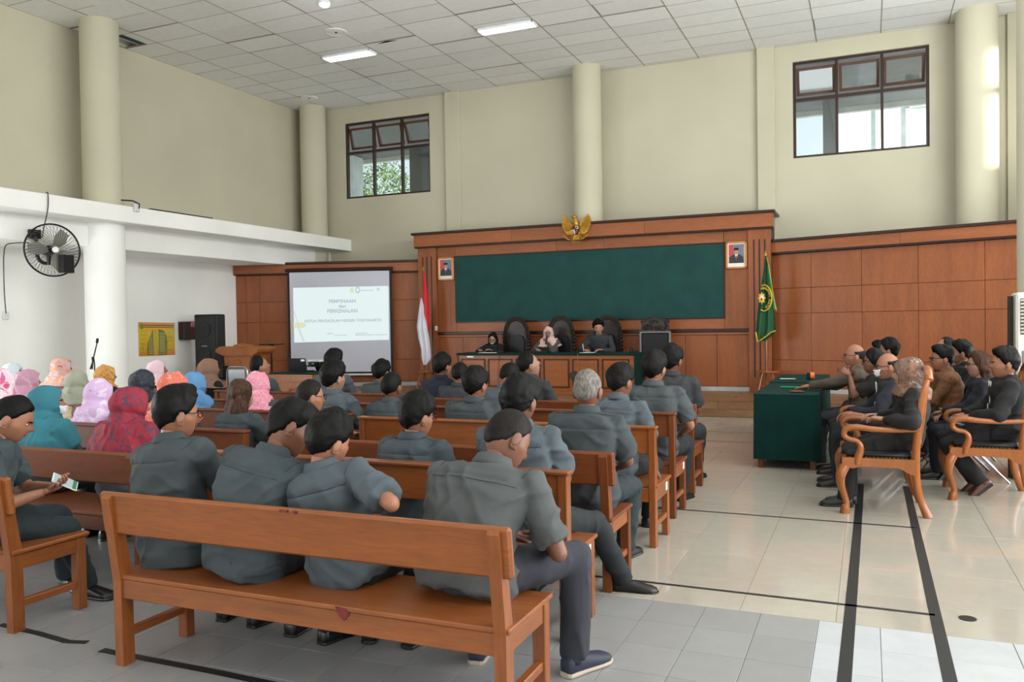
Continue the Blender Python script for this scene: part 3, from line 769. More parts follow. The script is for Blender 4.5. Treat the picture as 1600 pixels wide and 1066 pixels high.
# ---- green cloth covered tables on the right
def cloth_table(x0, x1, y0, y1, h, label, drop=.10):
    t = empty('covered_table', ((x0+x1)/2, (y0+y1)/2, 0)); a, b_ = (x1-x0)/2, (y1-y0)/2
    m_ = MB(); n = 60; V = []; rings = 7
    def per(s):
        P = 4*(a+b_); s = s*P % P
        if s < 2*a: return -a+s, -b_
        s -= 2*a
        if s < 2*b_: return a, -b_+s
        s -= 2*b_
        if s < 2*a: return a-s, b_
        return -a, b_-(s-2*a)
    for r_ in range(rings):
        z = h-(h-drop)*r_/(rings-1)
        for k in range(n):
            x, y = per(k/n); nx = math.copysign(1, x) if abs(abs(x)-a) < 1e-6 else 0; ny = math.copysign(1, y) if abs(abs(y)-b_) < 1e-6 else 0
            w = .012*math.sin(k*1.7+x*9)*r_/(rings-1)*(.4 if ny else 1); V.append((x+nx*(.004+w+.01*r_/(rings-1)), y+ny*(.004+w+.01*r_/(rings-1)), z-(.002 if r_ == 0 else 0)))
    F = [(r_*n+k, r_*n+(k+1) % n, (r_+1)*n+(k+1) % n, (r_+1)*n+k) for r_ in range(rings-1) for k in range(n)]
    F.append(tuple(range(n))); m_.add(V, F); m_.build('tablecloth', M['green'], t)
    MB().box(-a+.02, a-.02, -b_+.02, b_-.02, h-.04, h-.006).build('table_top', M['bench2'], t)
    for sx in (-1, 1):
        for sy in (-1, 1): MB().box(sx*(a-.06)-.03, sx*(a-.06)+.03, sy*(b_-.06)-.03, sy*(b_-.06)+.03, 0, h-.04, .004).build('leg', M['bench2z'], t)
    return tag(t, label, 'table', 'green covered side tables')
TH = .825
cloth_table(-1.165, -.50, 9.5, 11.15, TH, 'nearer side table under a dark green cloth reaching almost to the floor')
cloth_table(-1.19, -.52, 11.33, 13.0, TH, 'farther green covered side table, just behind the nearer one')
def lay(o, px, py, z, rz=0): p = atZ(px, py, z); o.location = (p.x, p.y, z); o.rotation_euler = (0, 0, rz); return o
t = empty('green_pen'); MB().tube([(-.17, 0, .012), (.17, 0, .012)], .011, 8).build('barrel', plain('pen_green', (20, 140, 80), .4), t); MB().tube([(.17, 0, .012), (.235, .02, .006)], [.012, .005], 8).build('tip', M['paper'], t)
lay(t, 1243, 607, TH, R(-4)); tag(t, 'long bright green rolled pen with a white end lying on the nearer green table', 'pen')
lay(tag(MB().ell((0, 0, .012), (.085, .03, .014), 16, 8).build('spectacle_case', plain('brown_case', (96, 62, 44), .5), None, True), 'flat brown oval case at the near edge of the green table', 'case'), 1245, 613.5, TH, R(5))
t = empty('tape_dispenser'); rx = Matrix.Rotation(R(90), 3, 'Y')
m_ = MB().tube([(-.02, 0, .05), (.03, 0, .05)], .048, 16); m_.build('roll', plain('orange_roll', (226, 120, 60), .4), t); MB().box(-.07, -.02, -.045, .045, 0, .09, .01).build('body', M['black'], t)
lay(t, 1269, 593, TH); tag(t, 'small black and orange tape roll on the green table beyond the reaching hand', 'tape roll')
lay(tag(MB().box(-.1, .1, -.05, .05, 0, .002).build('folded_paper', M['paper']), 'small white slip of paper on the farther green table', 'paper'), 1231, 592, TH, .2)
lay(tag(MB().box(-.16, .10, -.08, .08, 0, .012, .003).build('notebook', M['black']), 'black notebook lying under the reaching hand on the green table', 'notebook'), 1272, 603.5, TH, 0)

# ---- judges desk on the stage
DY = 14.8; DH = atY(850, 552, DY).z
dx0, dx1 = atY(715, 560, DY).x, atY(991, 560, DY).x; db = ST; dd_ = .55
dk = empty('judges_desk', (0, DY, 0)); tag(dk, 'long teak judges desk on the stage with framed panels and green cloth top', 'desk')
MB().box(dx0, dx1, .0, .03, db, DH-.03, .004).build('front_board', M['deskwood'], dk)
MB().box(dx0-.02, dx1, -.012, .03, DH-.05, DH-.03, .004).build('top_moulding', M['darktrim'], dk)
MB().box(dx0, dx1, -.015, .03, db, db+.09, .004).build('plinth', M['deskwood'], dk)
MB().box(dx0, dx0+.03, -.012, .02, db+.09, DH-.05, .003).build('edge_moulding', M['darktrim'], dk)
MB().box(dx0, dx0+.03, .03, dd_, db, DH-.03, .004).build('side_board', M['deskwood'], dk)
npn = 6; pw = (dx1-dx0-.12)/npn
for i in range(npn):
    a_ = dx0+.09+i*pw; b_ = a_+pw-.06; z0, z1 = db+.13, DH-.11
    MB().box(a_+.03, b_-.03, -.010, .0, z0+.03, z1-.03, .003).build('panel', M['deskwood'], dk)
    m_ = MB()
    for q in ((a_, b_, z0, z0+.022), (a_, b_, z1-.022, z1), (a_, a_+.022, z0, z1), (b_-.022, b_, z0, z1)): m_.box(q[0], q[1], -.016, 0, q[2], q[3], .003)
    m_.build('panel_moulding', M['darktrim'], dk)
m_ = MB(); ex = atY(898, 587, DY); ez = ex.z
for k in range(14): a_ = 2*PI*k/14; m_.ell((ex.x+.07*math.cos(a_), -.02, ez+.07*math.sin(a_)), (.022, .01, .022), 6, 4)
m_.tube([(ex.x, -.008, ez), (ex.x, -.028, ez)], .06, 16); m_.build('carved_rosette', M['carved'], dk)
m_ = MB().box(dx0-.02, dx1+.02, -.02, dd_+.02, DH-.03, DH, .006).box(dx1, dx1+.025, -.02, dd_+.02, ST+.03, DH-.002, .006); m_.build('green_cloth', M['green'], dk)
MB().box(dx0+.22, dx0+.36, -.018, -.010, DH-.085, DH-.055).build('sticker', M['paper'], dk)
# high-backed chairs behind the desk
def throne(square=False):
    t = empty('high_back_chair'); n = 24
    if not square:
        out = [(-.29, .42), (-.30, .8), (-.285, 1.1), (-.25, 1.28), (-.17, 1.42), (-.06, 1.475), (.06, 1.475), (.17, 1.42), (.25, 1.28), (.285, 1.1), (.30, .8), (.29, .42)]
        MB().prism(out, 'y', -.28, -.22).build('carved_back', M['carved'], t)
        m_ = MB()
        for i in range(len(out)-1):
            for k in range(4):
                u = (k+.5)/4; x = out[i][0]*(1-u)+out[i+1][0]*u; z = out[i][1]*(1-u)+out[i+1][1]*u
                if z > .75: m_.ell((x, -.22, z), (.035, .03, .035), 6, 4); m_.ell((x*.82, -.215, .2+z*.84), (.028, .022, .03), 6, 4)
        m_.build('carved_scrolls', M['carved'], t)
        ins = [(-.19, .50), (-.19, 1.0), (-.15, 1.09), (-.07, 1.13), (.07, 1.13), (.15, 1.09), (.19, 1.0), (.19, .50)]
        MB().prism(ins, 'y', -.23, -.175).build('upholstered_back', M['leather'], t)
    else:
        for s in (-1, 1): MB().box(s*.28-.02, s*.28+.02, -.28, -.21, .40, 1.20, .006).build('back_post', M['pewter'], t)
        MB().box(-.26, .26, -.27, -.20, .44, 1.17, .02).build('upholstered_back', M['leather'], t)
        MB().box(-.27, .27, -.26, -.22, 1.17, 1.20, .004).build('trim_rail', M['pewter'], t)
        out = [(-.27, 1.20), (-.26, 1.36), (-.20, 1.43), (-.12, 1.44), (0, 1.49), (.12, 1.44), (.20, 1.43), (.26, 1.36), (.27, 1.20)]
        MB().prism(out, 'y', -.27, -.22).build('carved_crest', M['carved'], t)
        m_ = MB()
        for i in range(34):
            x = random.uniform(-.23, .23); z = random.uniform(1.23, 1.42-abs(x)*.2); m_.ell((x, -.215, z), (.03, .022, .026), 6, 4)
        for i in range(9): x = -.24+.06*i; m_.ell((x, -.24, 1.47-abs(x)*.35), (.04, .03, .035), 6, 4)
        m_.build('carved_scrolls', M['carved'], t)
    MB().box(-.28, .28, -.24, .28, .36, .45, .02).build('seat', M['leather'], t)
    for s in (-1, 1):
        MB().tube(catmull([(s*.29, -.24, .66), (s*.30, .05, .67), (s*.30, .22, .66), (s*.29, .24, .56), (s*.28, .22, .42)], 3), .025, 7).build('arm', M['carved'], t)
        for y in (-.22, .24): MB().tube([(s*.26, y, 0), (s*.26, y, .38)], .026, 8).build('leg', M['carved'], t)
    return t
CHY = 15.72
th0 = throne(); th1 = throne(True)
for i, (px, lb) in enumerate(((802, 'arched dark carved chair beside the woman in black blazer at the desk'), (872, 'arched dark carved chair behind the woman speaking into a microphone'), (946, 'arched dark carved chair behind the man writing at the judges desk'))):
    c = th0 if i == 0 else copy_tree(th0); p = atY(px, 540, CHY); c.location = (p.x, CHY-.05, ST); c.rotation_euler = (0, 0, PI); c.scale = (1, 1, 1.0)
    tag(c, lb, 'chair', 'high backed chairs on the stage')
th1.location = (atY(1019, 540, 15.4).x, 15.55, ST-.03); th1.rotation_euler = (0, 0, PI+R(8)); tag(th1, 'empty square backed black leather chair with silver posts at the desk end', 'chair')
# things on the desk
def desk_thing(o, px, Y, lb, cat, z=None): o.location = (atY(px, 552, Y).x, Y, DH if z is None else z); tag(o, lb, cat); return o
desk_thing(MB().box(-.19, .19, -.10, .10, 0, .006).build('paper_sheet', M['paper']), 764, 15.0, 'white papers in front of the woman in black blazer', 'paper')
desk_thing(MB().box(-.13, .13, -.10, .10, 0, .006).build('paper_sheet', M['paper']), 918, 15.0, 'white sheet under the writing hand of the man at the desk', 'paper')
desk_thing(MB().box(-.22, .22, -.06, .06, 0, .03, .008).build('nameplate', M['black']), 841, 14.95, 'low black tray in front of the speaking woman', 'tray')
for px, lb in ((783, 'black desk microphone base left of the speaking woman'), (990, 'small black gadget near the right end of the judges desk'), (905, 'black desk microphone base beside the writing man')):
    t = empty('desk_microphone'); MB().box(-.07, .07, -.05, .05, 0, .035, .01).build('base', M['black'], t); MB().tube([(0, .0, .03), (-.02, .02, .07), (-.07, .05, .085)], .012, 7).build('neck', M['black'], t); desk_thing(t, px, 14.98, lb, 'microphone')
cb = MB().tube([(0, -.012, 0), (.01, -.02, -.25), (-.005, -.02, -.55), (.02, -.02, -.74)], .004, 5).build('hanging_cable', plain('yellowish_cable', (150, 110, 60), .6)); q = atY(903, 553, DY); cb.location = (q.x, DY-.01, DH); tag(cb, 'thin yellowish cable hanging down the front of the judges desk', 'cable')
cb = MB().tube([(0, -.012, 0), (-.02, -.02, -.25), (-.03, -.02, -.55), (-.02, -.02, -.74)], .004, 5).build('hanging_cable', M['black']); q = atY(781, 553, DY); cb.location = (q.x, DY-.01, DH); tag(cb, 'thin black cable hanging down the desk front near its left panels', 'cable')

# ---- garuda emblem (national coat of arms on the cornice)
EY = CY-.19; s0 = 16.0/1295.3
ge = empty('garuda_emblem'); ec = atY(901, 357, EY); ge.location = (ec.x, EY, ec.z); tag(ge, 'golden winged national eagle emblem with a red and white shield on the cornice', 'emblem')
k_ = (atY(925, 357, EY).x-ec.x)/24
def wingpts(s):
    P = [(3, 4), (5, 8), (9, 12), (15, 16), (17.5, 21), (20.5, 18), (22, 13), (23, 8), (22, 3), (20, -2), (17, -6), (13, -9), (8, -9), (4, -7), (3, -2)]
    return [(s*x*k_, z*k_) for x, z in P]
for s in (-1, 1):
    MB().prism(wingpts(s), 'y', -.02, .02).build('wing', M['gold'], ge)
    for i in range(13):      # feathers fanned over the wing
        a_ = R(76-i*8.6); c = Vector((s*6*k_, 0, 1*k_)); L = float(np.interp(i, [0, 2, 3.5, 6, 9, 12], [11, 19, 22, 18, 17, 11]))*k_; d = Vector((s*math.cos(a_), 0, math.sin(a_)))
        e = c+d*L; n2 = Vector((-d.z, 0, d.x))*1.6*k_
        MB().add([c+Vector((0, -.03, 0)), c+d*L*.6+n2+Vector((0, -.035, 0)), e+Vector((0, -.025, 0)), c+d*L*.6-n2+Vector((0, -.035, 0)), c, e], [(0, 1, 2, 3), (0, 4, 1), (1, 4, 5, 2), (2, 5, 3), (3, 5, 4, 0)]).build('feather', M['gold'], ge)
    MB().tube([(s*3*k_, -.03, -6*k_), (s*6*k_, -.04, -11*k_), (s*8*k_, -.04, -14*k_)], [2.2*k_, 1.3*k_, .9*k_], 8).build('leg', M['gold'], ge)
    MB().tube([(s*6*k_, -.05, -14.5*k_), (s*10*k_, -.05, -14*k_)], .9*k_, 6).build('claw', M['gold'], ge)
MB().tube([(0, -.02, 2*k_), (-.3*k_, -.03, 8*k_), (-1*k_, -.04, 13*k_), (-1.6*k_, -.05, 16*k_)], [5*k_, 4*k_, 3*k_, 2.6*k_], 12).build('neck', M['gold'], ge, True)
MB().ell((-2*k_, -.06, 16.8*k_), (3.8*k_, .05, 3.0*k_), 12, 8).build('head', M['gold'], ge, True)
MB().tube([(-4.5*k_, -.05, 16.8*k_), (-6.8*k_, -.05, 16.2*k_), (-7.2*k_, -.05, 14.6*k_)], [1.2*k_, .8*k_, .2*k_], 7).build('beak', M['gold'], ge)
MB().prism([(-3*k_, -9*k_), (3*k_, -9*k_), (5*k_, -19*k_), (-5*k_, -19*k_)], 'y', -.03, .01).build('tail', M['gold'], ge)
for i in range(5): MB().prism([((-4+2*i-.8)*k_, -11*k_), ((-4+2*i+.8)*k_, -11*k_), ((-5+2.5*i+1)*k_, -21*k_), ((-5+2.5*i-1)*k_, -21*k_)], 'y', -.045, -.03).build('tail_feather', M['gold'], ge)
rb = [(-20, -11), (-17, -13), (-11, -16.5), (-4, -18.5), (4, -18.5), (11, -16.5), (17, -13), (21, -10)]
MB().tube(catmull([(x*k_, -.09, z*k_) for x, z in rb], 3), 1.7*k_, 8, .8).build('ribbon', M['gold'], ge)
# lettering on the ribbon of the emblem
o = text_obj('motto', 'BHINNEKA TUNGGAL IKA', M['darktrim'], ge, 2.6*k_, .002); o.location = (0, -.122, -18.6*k_); o.rotation_euler = (R(90), 0, 0)
RED = plain('shield_red', (120, 20, 22), .4); WHT = plain('shield_white', (222, 220, 212), .4)
MB().prism([(-5.4*k_, 3*k_), (5.4*k_, 3*k_), (5.4*k_, -3.5*k_), (3*k_, -8*k_), (0, -10.5*k_), (-3*k_, -8*k_), (-5.4*k_, -3.5*k_)], 'y', -.085, -.05).build('shield', M['black'], ge)
for nm, P, mt in (('shield_quarter', [(-4.8, 2.5), (-.4, 2.5), (-.4, -1.4), (-4.8, -1.4)], RED), ('shield_quarter', [(.4, 2.5), (4.8, 2.5), (4.8, -1.4), (.4, -1.4)], WHT), ('shield_quarter', [(-4.8, -2.2), (-.4, -2.2), (-.4, -9.3), (-2.8, -7.4), (-4.8, -3.6)], WHT), ('shield_quarter', [(.4, -2.2), (4.8, -2.2), (4.8, -3.6), (2.8, -7.4), (.4, -9.3)], RED)):
    MB().prism([(x*k_, z*k_) for x, z in P], 'y', -.095, -.084).build(nm, mt, ge)
MB().prism([(x*k_, z*k_) for x, z in [(-1.4, .1), (1.4, .1), (1.4, -3), (0, -4.4), (-1.4, -3)]], 'y', -.105, -.09).build('star_shield', M['black'], ge)
MB().prism([((.6 if i % 2 else 1.3)*k_*math.sin(i*PI/5), -1.8*k_+(.6 if i % 2 else 1.3)*k_*math.cos(i*PI/5)) for i in range(10)], 'y', -.112, -.1).build('star', M['gold'], ge)
MB().ell((2.6*k_, -.098, .6*k_), (1.3*k_, .01, 1.5*k_), 8, 6).build('banyan', plain('banyan_green', (26, 60, 34), .5), ge)
MB().ell((-2.6*k_, -.098, .5*k_), (1.4*k_, .01, 1.1*k_), 8, 6).build('bull_head', M['black'], ge)
MB().tube([(-3.6*k_, -.098, -3.6*k_), (-1.6*k_, -.098, -7*k_)], .35*k_, 6).build('rice_ear', M['black'], ge)
MB().tube([(3.6*k_, -.098, -3.4*k_), (1.8*k_, -.098, -4.4*k_), (2.6*k_, -.098, -5.6*k_), (1.2*k_, -.098, -6.8*k_)], .35*k_, 6).build('chain_links', M['gold'], ge)

# ---- official portraits
def portrait(px0, px1, py0, py1, lb, glasses=False):
    Y = CY-.035; a = atY(px0, py1, Y); b_ = atY(px1, py0, Y); w, h = b_.x-a.x, b_.z-a.z
    t = empty('portrait', ((a.x+b_.x)/2, Y, (a.z+b_.z)/2)); tag(t, lb, 'framed photo', 'official portraits')
    f = .035; m_ = MB()
    for q in ((-w/2, w/2, h/2-f, h/2), (-w/2, w/2, -h/2, -h/2+f), (-w/2, -w/2+f, -h/2, h/2), (w/2-f, w/2, -h/2, h/2)): m_.box(q[0], q[1], -.03, .02, q[2], q[3], .006)
    m_.build('frame', plain('portrait_frame', (196, 128, 62), .35, metal=.3), t)
    w -= 2*f; h -= 2*f
    MB().box(-w/2, w/2, -.008, 0, -h/2, h/2).build('mount', M['paper'], t)
    MB().box(-w/2+.02, w/2-.02, -.010, -.008, -h/2+.07, h/2-.02).build('photo_ground', plain('photo_grey', (108, 112, 124), .4, .12, 4), t)
    MB().prism([(-w/2+.02, h/2-.02), (-w*.22, h/2-.02), (-w*.16, h*.1), (-w*.3, -h*.1), (-w/2+.02, -h*.02)], 'y', -.012, -.010).build('photo_flag', plain('photo_red', (190, 60, 66), .4), t)
    MB().prism([(-w*.42, -h/2+.07), (-w*.40, -h*.1), (-w*.2, .02*h), (w*.2, .02*h), (w*.40, -h*.1), (w*.42, -h/2+.07)], 'y', -.0135, -.012).build('photo_jacket', plain('photo_suit', (36, 36, 42), .4), t)
    MB().prism([(-w*.09, .03*h), (w*.09, .03*h), (0, -h*.22)], 'y', -.015, -.0135).build('photo_shirt', M['paper'], t)
    MB().prism([(-w*.03, -.02*h), (w*.03, -.02*h), (w*.04, -.2*h), (0, -h*.26), (-w*.04, -.2*h)], 'y', -.0165, -.015).build('photo_tie', plain('photo_tie_red', (120, 30, 40), .4), t)
    MB().ell((0, -.012, .14*h), (.135*w, .005, .125*h), 14, 8).build('photo_face', plain('photo_skin', (176, 136, 116), .5), t)
    MB().prism([(-w*.15, .20*h), (w*.15, .20*h), (w*.13, .30*h), (-w*.12, .31*h)], 'y', -.019, -.015).build('photo_cap', M['black'], t)
    return t
portrait(685, 709, 401.5, 439, 'smaller framed portrait of a man in black cap beside the red and white flag')
portrait(1134.5, 1167, 376.5, 420.5, 'larger framed portrait of a man in black cap beside the green flag')
o = tag(MB().box(-.03, .03, -.025, .0, -.05, .05, .006).build('wall_switch', M['whitep']), 'small white wall switch below the portrait beside the red and white flag', 'switch'); q = atY(683, 513, CY-.03); o.location = (q.x, CY-.06, q.z)

# ---- flags on stands
def cloth_mesh(outline_fn, nu, nv): pass
def flag(px_pole, ytop, ybot, Y, cols, shape, lb, fringe=None):
    """draped flag: vertical strips between left/right outlines given in photo pixels -> metres on its own plane, pleated in depth"""
    base = atY(px_pole, ybot, Y); t = empty('flag', (base.x, Y, ST)); tag(t, lb, 'flag')
    zt_ = atY(px_pole, ytop, Y).z
    MB().tube([(0, 0, .02), (0, 0, zt_-ST)], .016, 8).build('pole', M['deskwood'], t)
    MB().lathe([(.01, 0), (.03, .03), (.02, .07), (.004, .12)], 10, (0, 0, zt_-ST)).build('finial', M['gold'], t)
    return t
def drape(parent, name, rows, mat, Y, ph=0.0, amp=.035, npl=3.2, thick=0):
    """rows: (py, pxl, pxr) photo rows; builds pleated cloth on plane Y"""
    nu = 22; V = []; F = []
    ys = [r_[0] for r_ in rows]; N = 26
    for j in range(N):
        py = ys[0]+(ys[-1]-ys[0])*j/(N-1); l = np.interp(py, ys, [r_[1] for r_ in rows]); r2 = np.interp(py, ys, [r_[2] for r_ in rows])
        a = atY(l, py, Y); b_ = atY(r2, py, Y)
        for i in range(nu):
            u = i/(nu-1); p = a.lerp(b_, u); k = amp*min(1, .3+j/N)
            V.append((p.x-parent.location.x, math.sin(u*npl*2*PI+ph+j*.08)*k-.06, p.z-parent.location.z))
    for j in range(N-1):
        for i in range(nu-1): F.append((j*nu+i, j*nu+i+1, (j+1)*nu+i+1, (j+1)*nu+i))
    return MB().add(V, F).build(name, mat, parent, True)
def stool(name, x, y, z, h, lb, r_=.17):
    t = empty(name, (x, y, z)); tag(t, lb, 'stand')
    MB().lathe([(r_, h-.03), (r_+.005, h-.015), (r_, h)], 16).build('top', M['deskwood'], t)
    for k in range(4):
        a = PI/4+k*PI/2; MB().tube([(r_*.6*math.cos(a), r_*.6*math.sin(a), h-.03), (r_*1.15*math.cos(a), r_*1.15*math.sin(a), 0)], .017, 6).build('leg', M['deskwood'], t)
        b_ = a+PI/2; MB().tube([(r_*.9*math.cos(a), r_*.9*math.sin(a), h*.35), (r_*.9*math.cos(b_), r_*.9*math.sin(b_), h*.35)], .011, 6).build('stretcher', M['deskwood'], t)
    return t
FY = 15.85
FR = plain('flag_red', (200, 34, 40), .7, .05); FW = plain('flag_white', (214, 212, 224), .7, .03); FG = plain('flag_green', (16, 74, 40), .65, .1); FG2 = plain('flag_green_satin', (70, 160, 112), .5, .1); FYL = plain('flag_fringe', (214, 178, 44), .6, .1)
f1 = flag(665, 424, 600, FY, None, None, 'red and white flag hanging limp on a wooden pole left of the teak pier')
drape(f1, 'white_band', [(466, 659.5, 661), (480, 657, 665), (510, 652.5, 670), (530, 655, 674), (545, 659, 676), (560, 660, 677), (570, 664, 669.5)], FW, FY, .4, .03, 2.4)
drape(f1, 'red_band', [(427, 663, 666), (450, 661.5, 669), (466, 660.5, 671), (490, 662.5, 673), (515, 670.5, 673.5)], FR, FY-.035, .2, .02, 1.6)
p = f1.location; stool('flag_stand', p.x, FY, ST, .36, 'small wooden stand holding the red and white flag')
f2 = flag(1198, 402, 610, FY, None, None, 'dark green court flag with yellow fringe and round emblem beside the right pier')
drape(f2, 'green_cloth', [(400, 1197, 1199), (420, 1194, 1201), (450, 1189, 1206), (480, 1185, 1210), (505, 1182.5, 1212), (520, 1181.5, 1212.5), (533, 1184, 1196)], FG, FY, .4, .035, 2.2)
drape(f2, 'satin_edge', [(401, 1198, 1199.5), (430, 1201, 1203.5), (460, 1205, 1209), (484, 1208, 1214)], FG2, FY-.03, 0, .012, 1)
fr_ = [(1181.5, 519), (1184.5, 534), (1190, 531), (1197, 526), (1205, 519.5), (1212.5, 517)]
MB().tube([((q := atY(x, y, FY)).x-p.x*0-f2.location.x, -.075, q.z-ST) for x, y in fr_], .028, 6, .5).build('fringe', FYL, f2)
MB().tube([((q := atY(x, y, FY)).x-f2.location.x, -.085, q.z-ST) for x, y in ((1198, 402), (1202, 415), (1206, 440), (1210, 470), (1214, 486))], .010, 6, .5).build('fringe', FYL, f2)
ec = atY(1195, 466, FY); cx, cz = ec.x-f2.location.x, ec.z-ST; q = atY(1207, 466, FY).x-ec.x
def ringp(a0, a1, r_, n=16): return [(cx+r_*q*math.sin(R(a0+(a1-a0)*i/n)), -.115, cz+r_*q*1.75*math.cos(R(a0+(a1-a0)*i/n))) for i in range(n+1)]
MB().tube(ringp(-20, 205, 1.0), .030, 6, .4).build('emblem_ring', FYL, f2)
MB().prism([(cx+(.34 if i % 2 else .52)*q*math.sin(i*PI/8)-.3*q, cz+(.34 if i % 2 else .52)*q*1.6*math.cos(i*PI/8)) for i in range(16)], 'y', -.118, -.108).build('emblem_sun', FYL, f2)
MB().ell((cx-.3*q, -.12, cz), (.22*q, .01, .36*q), 10, 6).build('emblem_core', WHT, f2)
MB().ell((cx-.3*q, -.128, cz-.02), (.12*q, .01, .2*q), 8, 6).build('emblem_shield', RED, f2)
for i, ch in enumerate('MAHKAMAH AGUNG'):
    if ch == ' ': continue
    a = R(-18+i*13.5); o = text_obj('emblem_letter', ch, FYL, f2, .062, .001); o.location = (cx+.78*q*math.sin(a), -.125, cz+.78*1.7*q*math.cos(a)); o.rotation_euler = (R(90), a, 0)
stool('flag_stand', f2.location.x+.02, FY, ST, .42, 'wooden stool shaped stand holding the green flag', .2)

# ---- projection screen in front of the left wing, parallel to it
sp = []
n_ = Vector((-dl.y, dl.x, 0)); S0 = Vector(PL0)+n_*(.0)
if n_.y > 0: n_ = -n_
S0 = Vector(PL0)+n_*.22
def onscr(px, py): qq = atP(px, py, S0, n_); return (Vector((qq.x, qq.y, 0))-Vector((S0.x, S0.y, 0))).dot(-dl), qq.z
scx = empty('projection_screen', (S0.x, S0.y, 0), math.atan2(-dl.y, -dl.x)); tag(scx, 'white pull-down projection screen with black border showing a pale title slide', 'screen')
a = onscr(450, 424); b_ = onscr(612, 421); c = onscr(614, 583); d = onscr(453, 588)
xa, xb = (a[0]+d[0])/2, (b_[0]+c[0])/2; zt2 = (a[1]+b_[1])/2; zb2 = (c[1]+d[1])/2
MB().box(xa, xb, -.004, 0, zb2+.02, zt2, 0).build('border', M['black'], scx)
MB().box(xa+.035, xb-.05, -.008, -.004, zb2+.06, zt2-.03).build('cloth', M['screen'], scx)
MB().tube([(xa-.05, 0, zt2+.02), (xb+.03, 0, zt2+.02)], .04, 12).build('roller_case', M['darktrim'], scx)
MB().box(xa-.02, xb+.08, -.02, .015, zb2-.02, zb2+.02, .006).build('weight_bar', M['whitep'], scx)
a = onscr(458, 450); b_ = onscr(607, 447); c = onscr(608, 531); d = onscr(460, 535.5)
MB().prism([(a[0], a[1]), (d[0], d[1]), (c[0], c[1]), (b_[0], b_[1])], 'y', -.010, -.008).build('projected_picture', M['slide'], scx)
def stext(body, px, py, hpx, wpx, mat='slidetext', name='slide_text'):
    o = text_obj(name, body, M[mat], scx, 1.0, 0.0, .034)
    p_ = onscr(px, py); l_ = onscr(px-wpx/2, py); r2 = onscr(px+wpx/2, py); W_ = r2[0]-l_[0]
    xs_ = [v.co.x for v in o.data.vertices]; w0 = max(max(xs_)-min(xs_), .01); hs = (onscr(px, py-hpx/2)[1]-onscr(px, py+hpx/2)[1])/.72
    o.scale = (W_/w0, hs, 1); o.location = (p_[0], -.0115, p_[1]); o.rotation_euler = (R(90), 0, 0)
    return o
stext('PEMBINAAN', 535, 471, 5.4, 42); stext('dan', 535, 478.7, 4.6, 12); stext('PERKENALAN', 535, 486.2, 5.6, 47)
stext('KETUA PENGADILAN NEGERI YOGYAKARTA', 536, 501.3, 4.2, 120)
stext('SENIN', 516, 521.5, 1.8, 9); stext('7 JANUARI 2020', 532, 524, 1.6, 20); stext('RUANG SIDANG', 565, 521, 1.8, 18); stext('PENGADILAN NEGERI YOGYAKARTA', 580, 523.4, 1.8, 50)
stext('PENGADILAN NEGERI', 573, 454, 1.8, 20)
def sdisc(px, py, r_, mat, name):
    p_ = onscr(px, py); MB().prism([(p_[0]+r_*math.cos(2*PI*i/18)*.9, p_[1]+r_*math.sin(2*PI*i/18)*1.3) for i in range(18)], 'y', -.0115, -.0105).build(name, M[mat], scx)
sdisc(550, 453.7, .048, 'slidegreen', 'slide_logo'); sdisc(559, 453.3, .058, 'slidetext', 'slide_logo')
p_ = onscr(559, 453.3); MB().prism([(p_[0]+.034*math.cos(2*PI*i/5+PI/2), p_[1]+.05*math.sin(2*PI*i/5+PI/2)) for i in range(5)], 'y', -.0125, -.0115).build('slide_logo', M['slide'], scx)
p_ = onscr(591, 452); MB().prism([(p_[0]+(.016 if i % 2 else .045)*math.cos(PI*i/5+PI/2), p_[1]+(.016 if i % 2 else .055)*math.sin(PI*i/5+PI/2)) for i in range(10)], 'y', -.0125, -.0115).build('slide_logo', M['slidetext'], scx)
a = [onscr(*q) for q in ((458.5, 504.3), (475, 504), (479, 508), (475, 512.6), (459, 513))]; MB().prism(a, 'y', -.0115, -.0105).build('slide_arrow', M['slideyel'], scx)
for q in (((459.5, 486), (468, 513), (476, 534)), ((466, 513), (474, 534))):
    MB().tube([(onscr(*p2)[0], -.011, onscr(*p2)[1]) for p2 in q], .006, 4).build('slide_line', M['slidetext'], scx)

# ---- lectern, projector on tripod, laptop, second tripod, clerk desk
LY = 12.6
def P2(px, py, Y): q_ = atY(px, py, Y); return q_.x, q_.z
lx, lz = P2(384, 545, LY); t = empty('lectern', (lx, LY, 0)); tag(t, 'honey teak lectern with flared octagonal top left of the projection screen', 'lectern')
w0 = (P2(418, 545, LY)[0]-P2(352, 545, LY)[0])/2; zt3 = P2(384, 541, LY)[1]; zm = P2(384, 547, LY)[1]; zb3 = P2(384, 555, LY)[1]
MB().prism([(-w0*.8, zt3), (w0*.82, zt3), (w0, zm+.02), (w0*.98, zm-.03), (w0*.70, zb3), (-w0*.66, zb3), (-w0*1.0, zm-.03), (-w0*1.0, zm+.02)], 'y', -.26, .26).build('top', M['chairwood'], t)
MB().prism([(-.08, zt3-.01), (-.05, zt3+.03), (.04, zt3+.045), (.09, zt3+.055), (.14, zt3+.07), (.19, zt3+.055), (.30, zt3+.045), (.40, zt3+.03), (.43, zt3-.01)], 'y', -.27, -.23).build('crest', M['chairwood'], t)
MB().ell((.13, -.27, zt3+.015), (.05, .010, .035), 12, 6).build('carved_medallion', M['deskwood'], t)
MB().prism([(-.36, zb3), (.34, zb3), (.27, .1), (-.27, .1)], 'y', -.2, .2).build('body', M['chairwood'], t)
MB().prism([(-.26, zb3-.1), (.02, zb3-.06), (.10, zb3-.3), (.06, .2), (-.22, .2)], 'y', -.215, -.2).build('front_panel', M['deskwood'], t)
MB().box(-.36, .36, -.26, .26, 0, .1, .01).build('plinth', M['chairwood'], t)
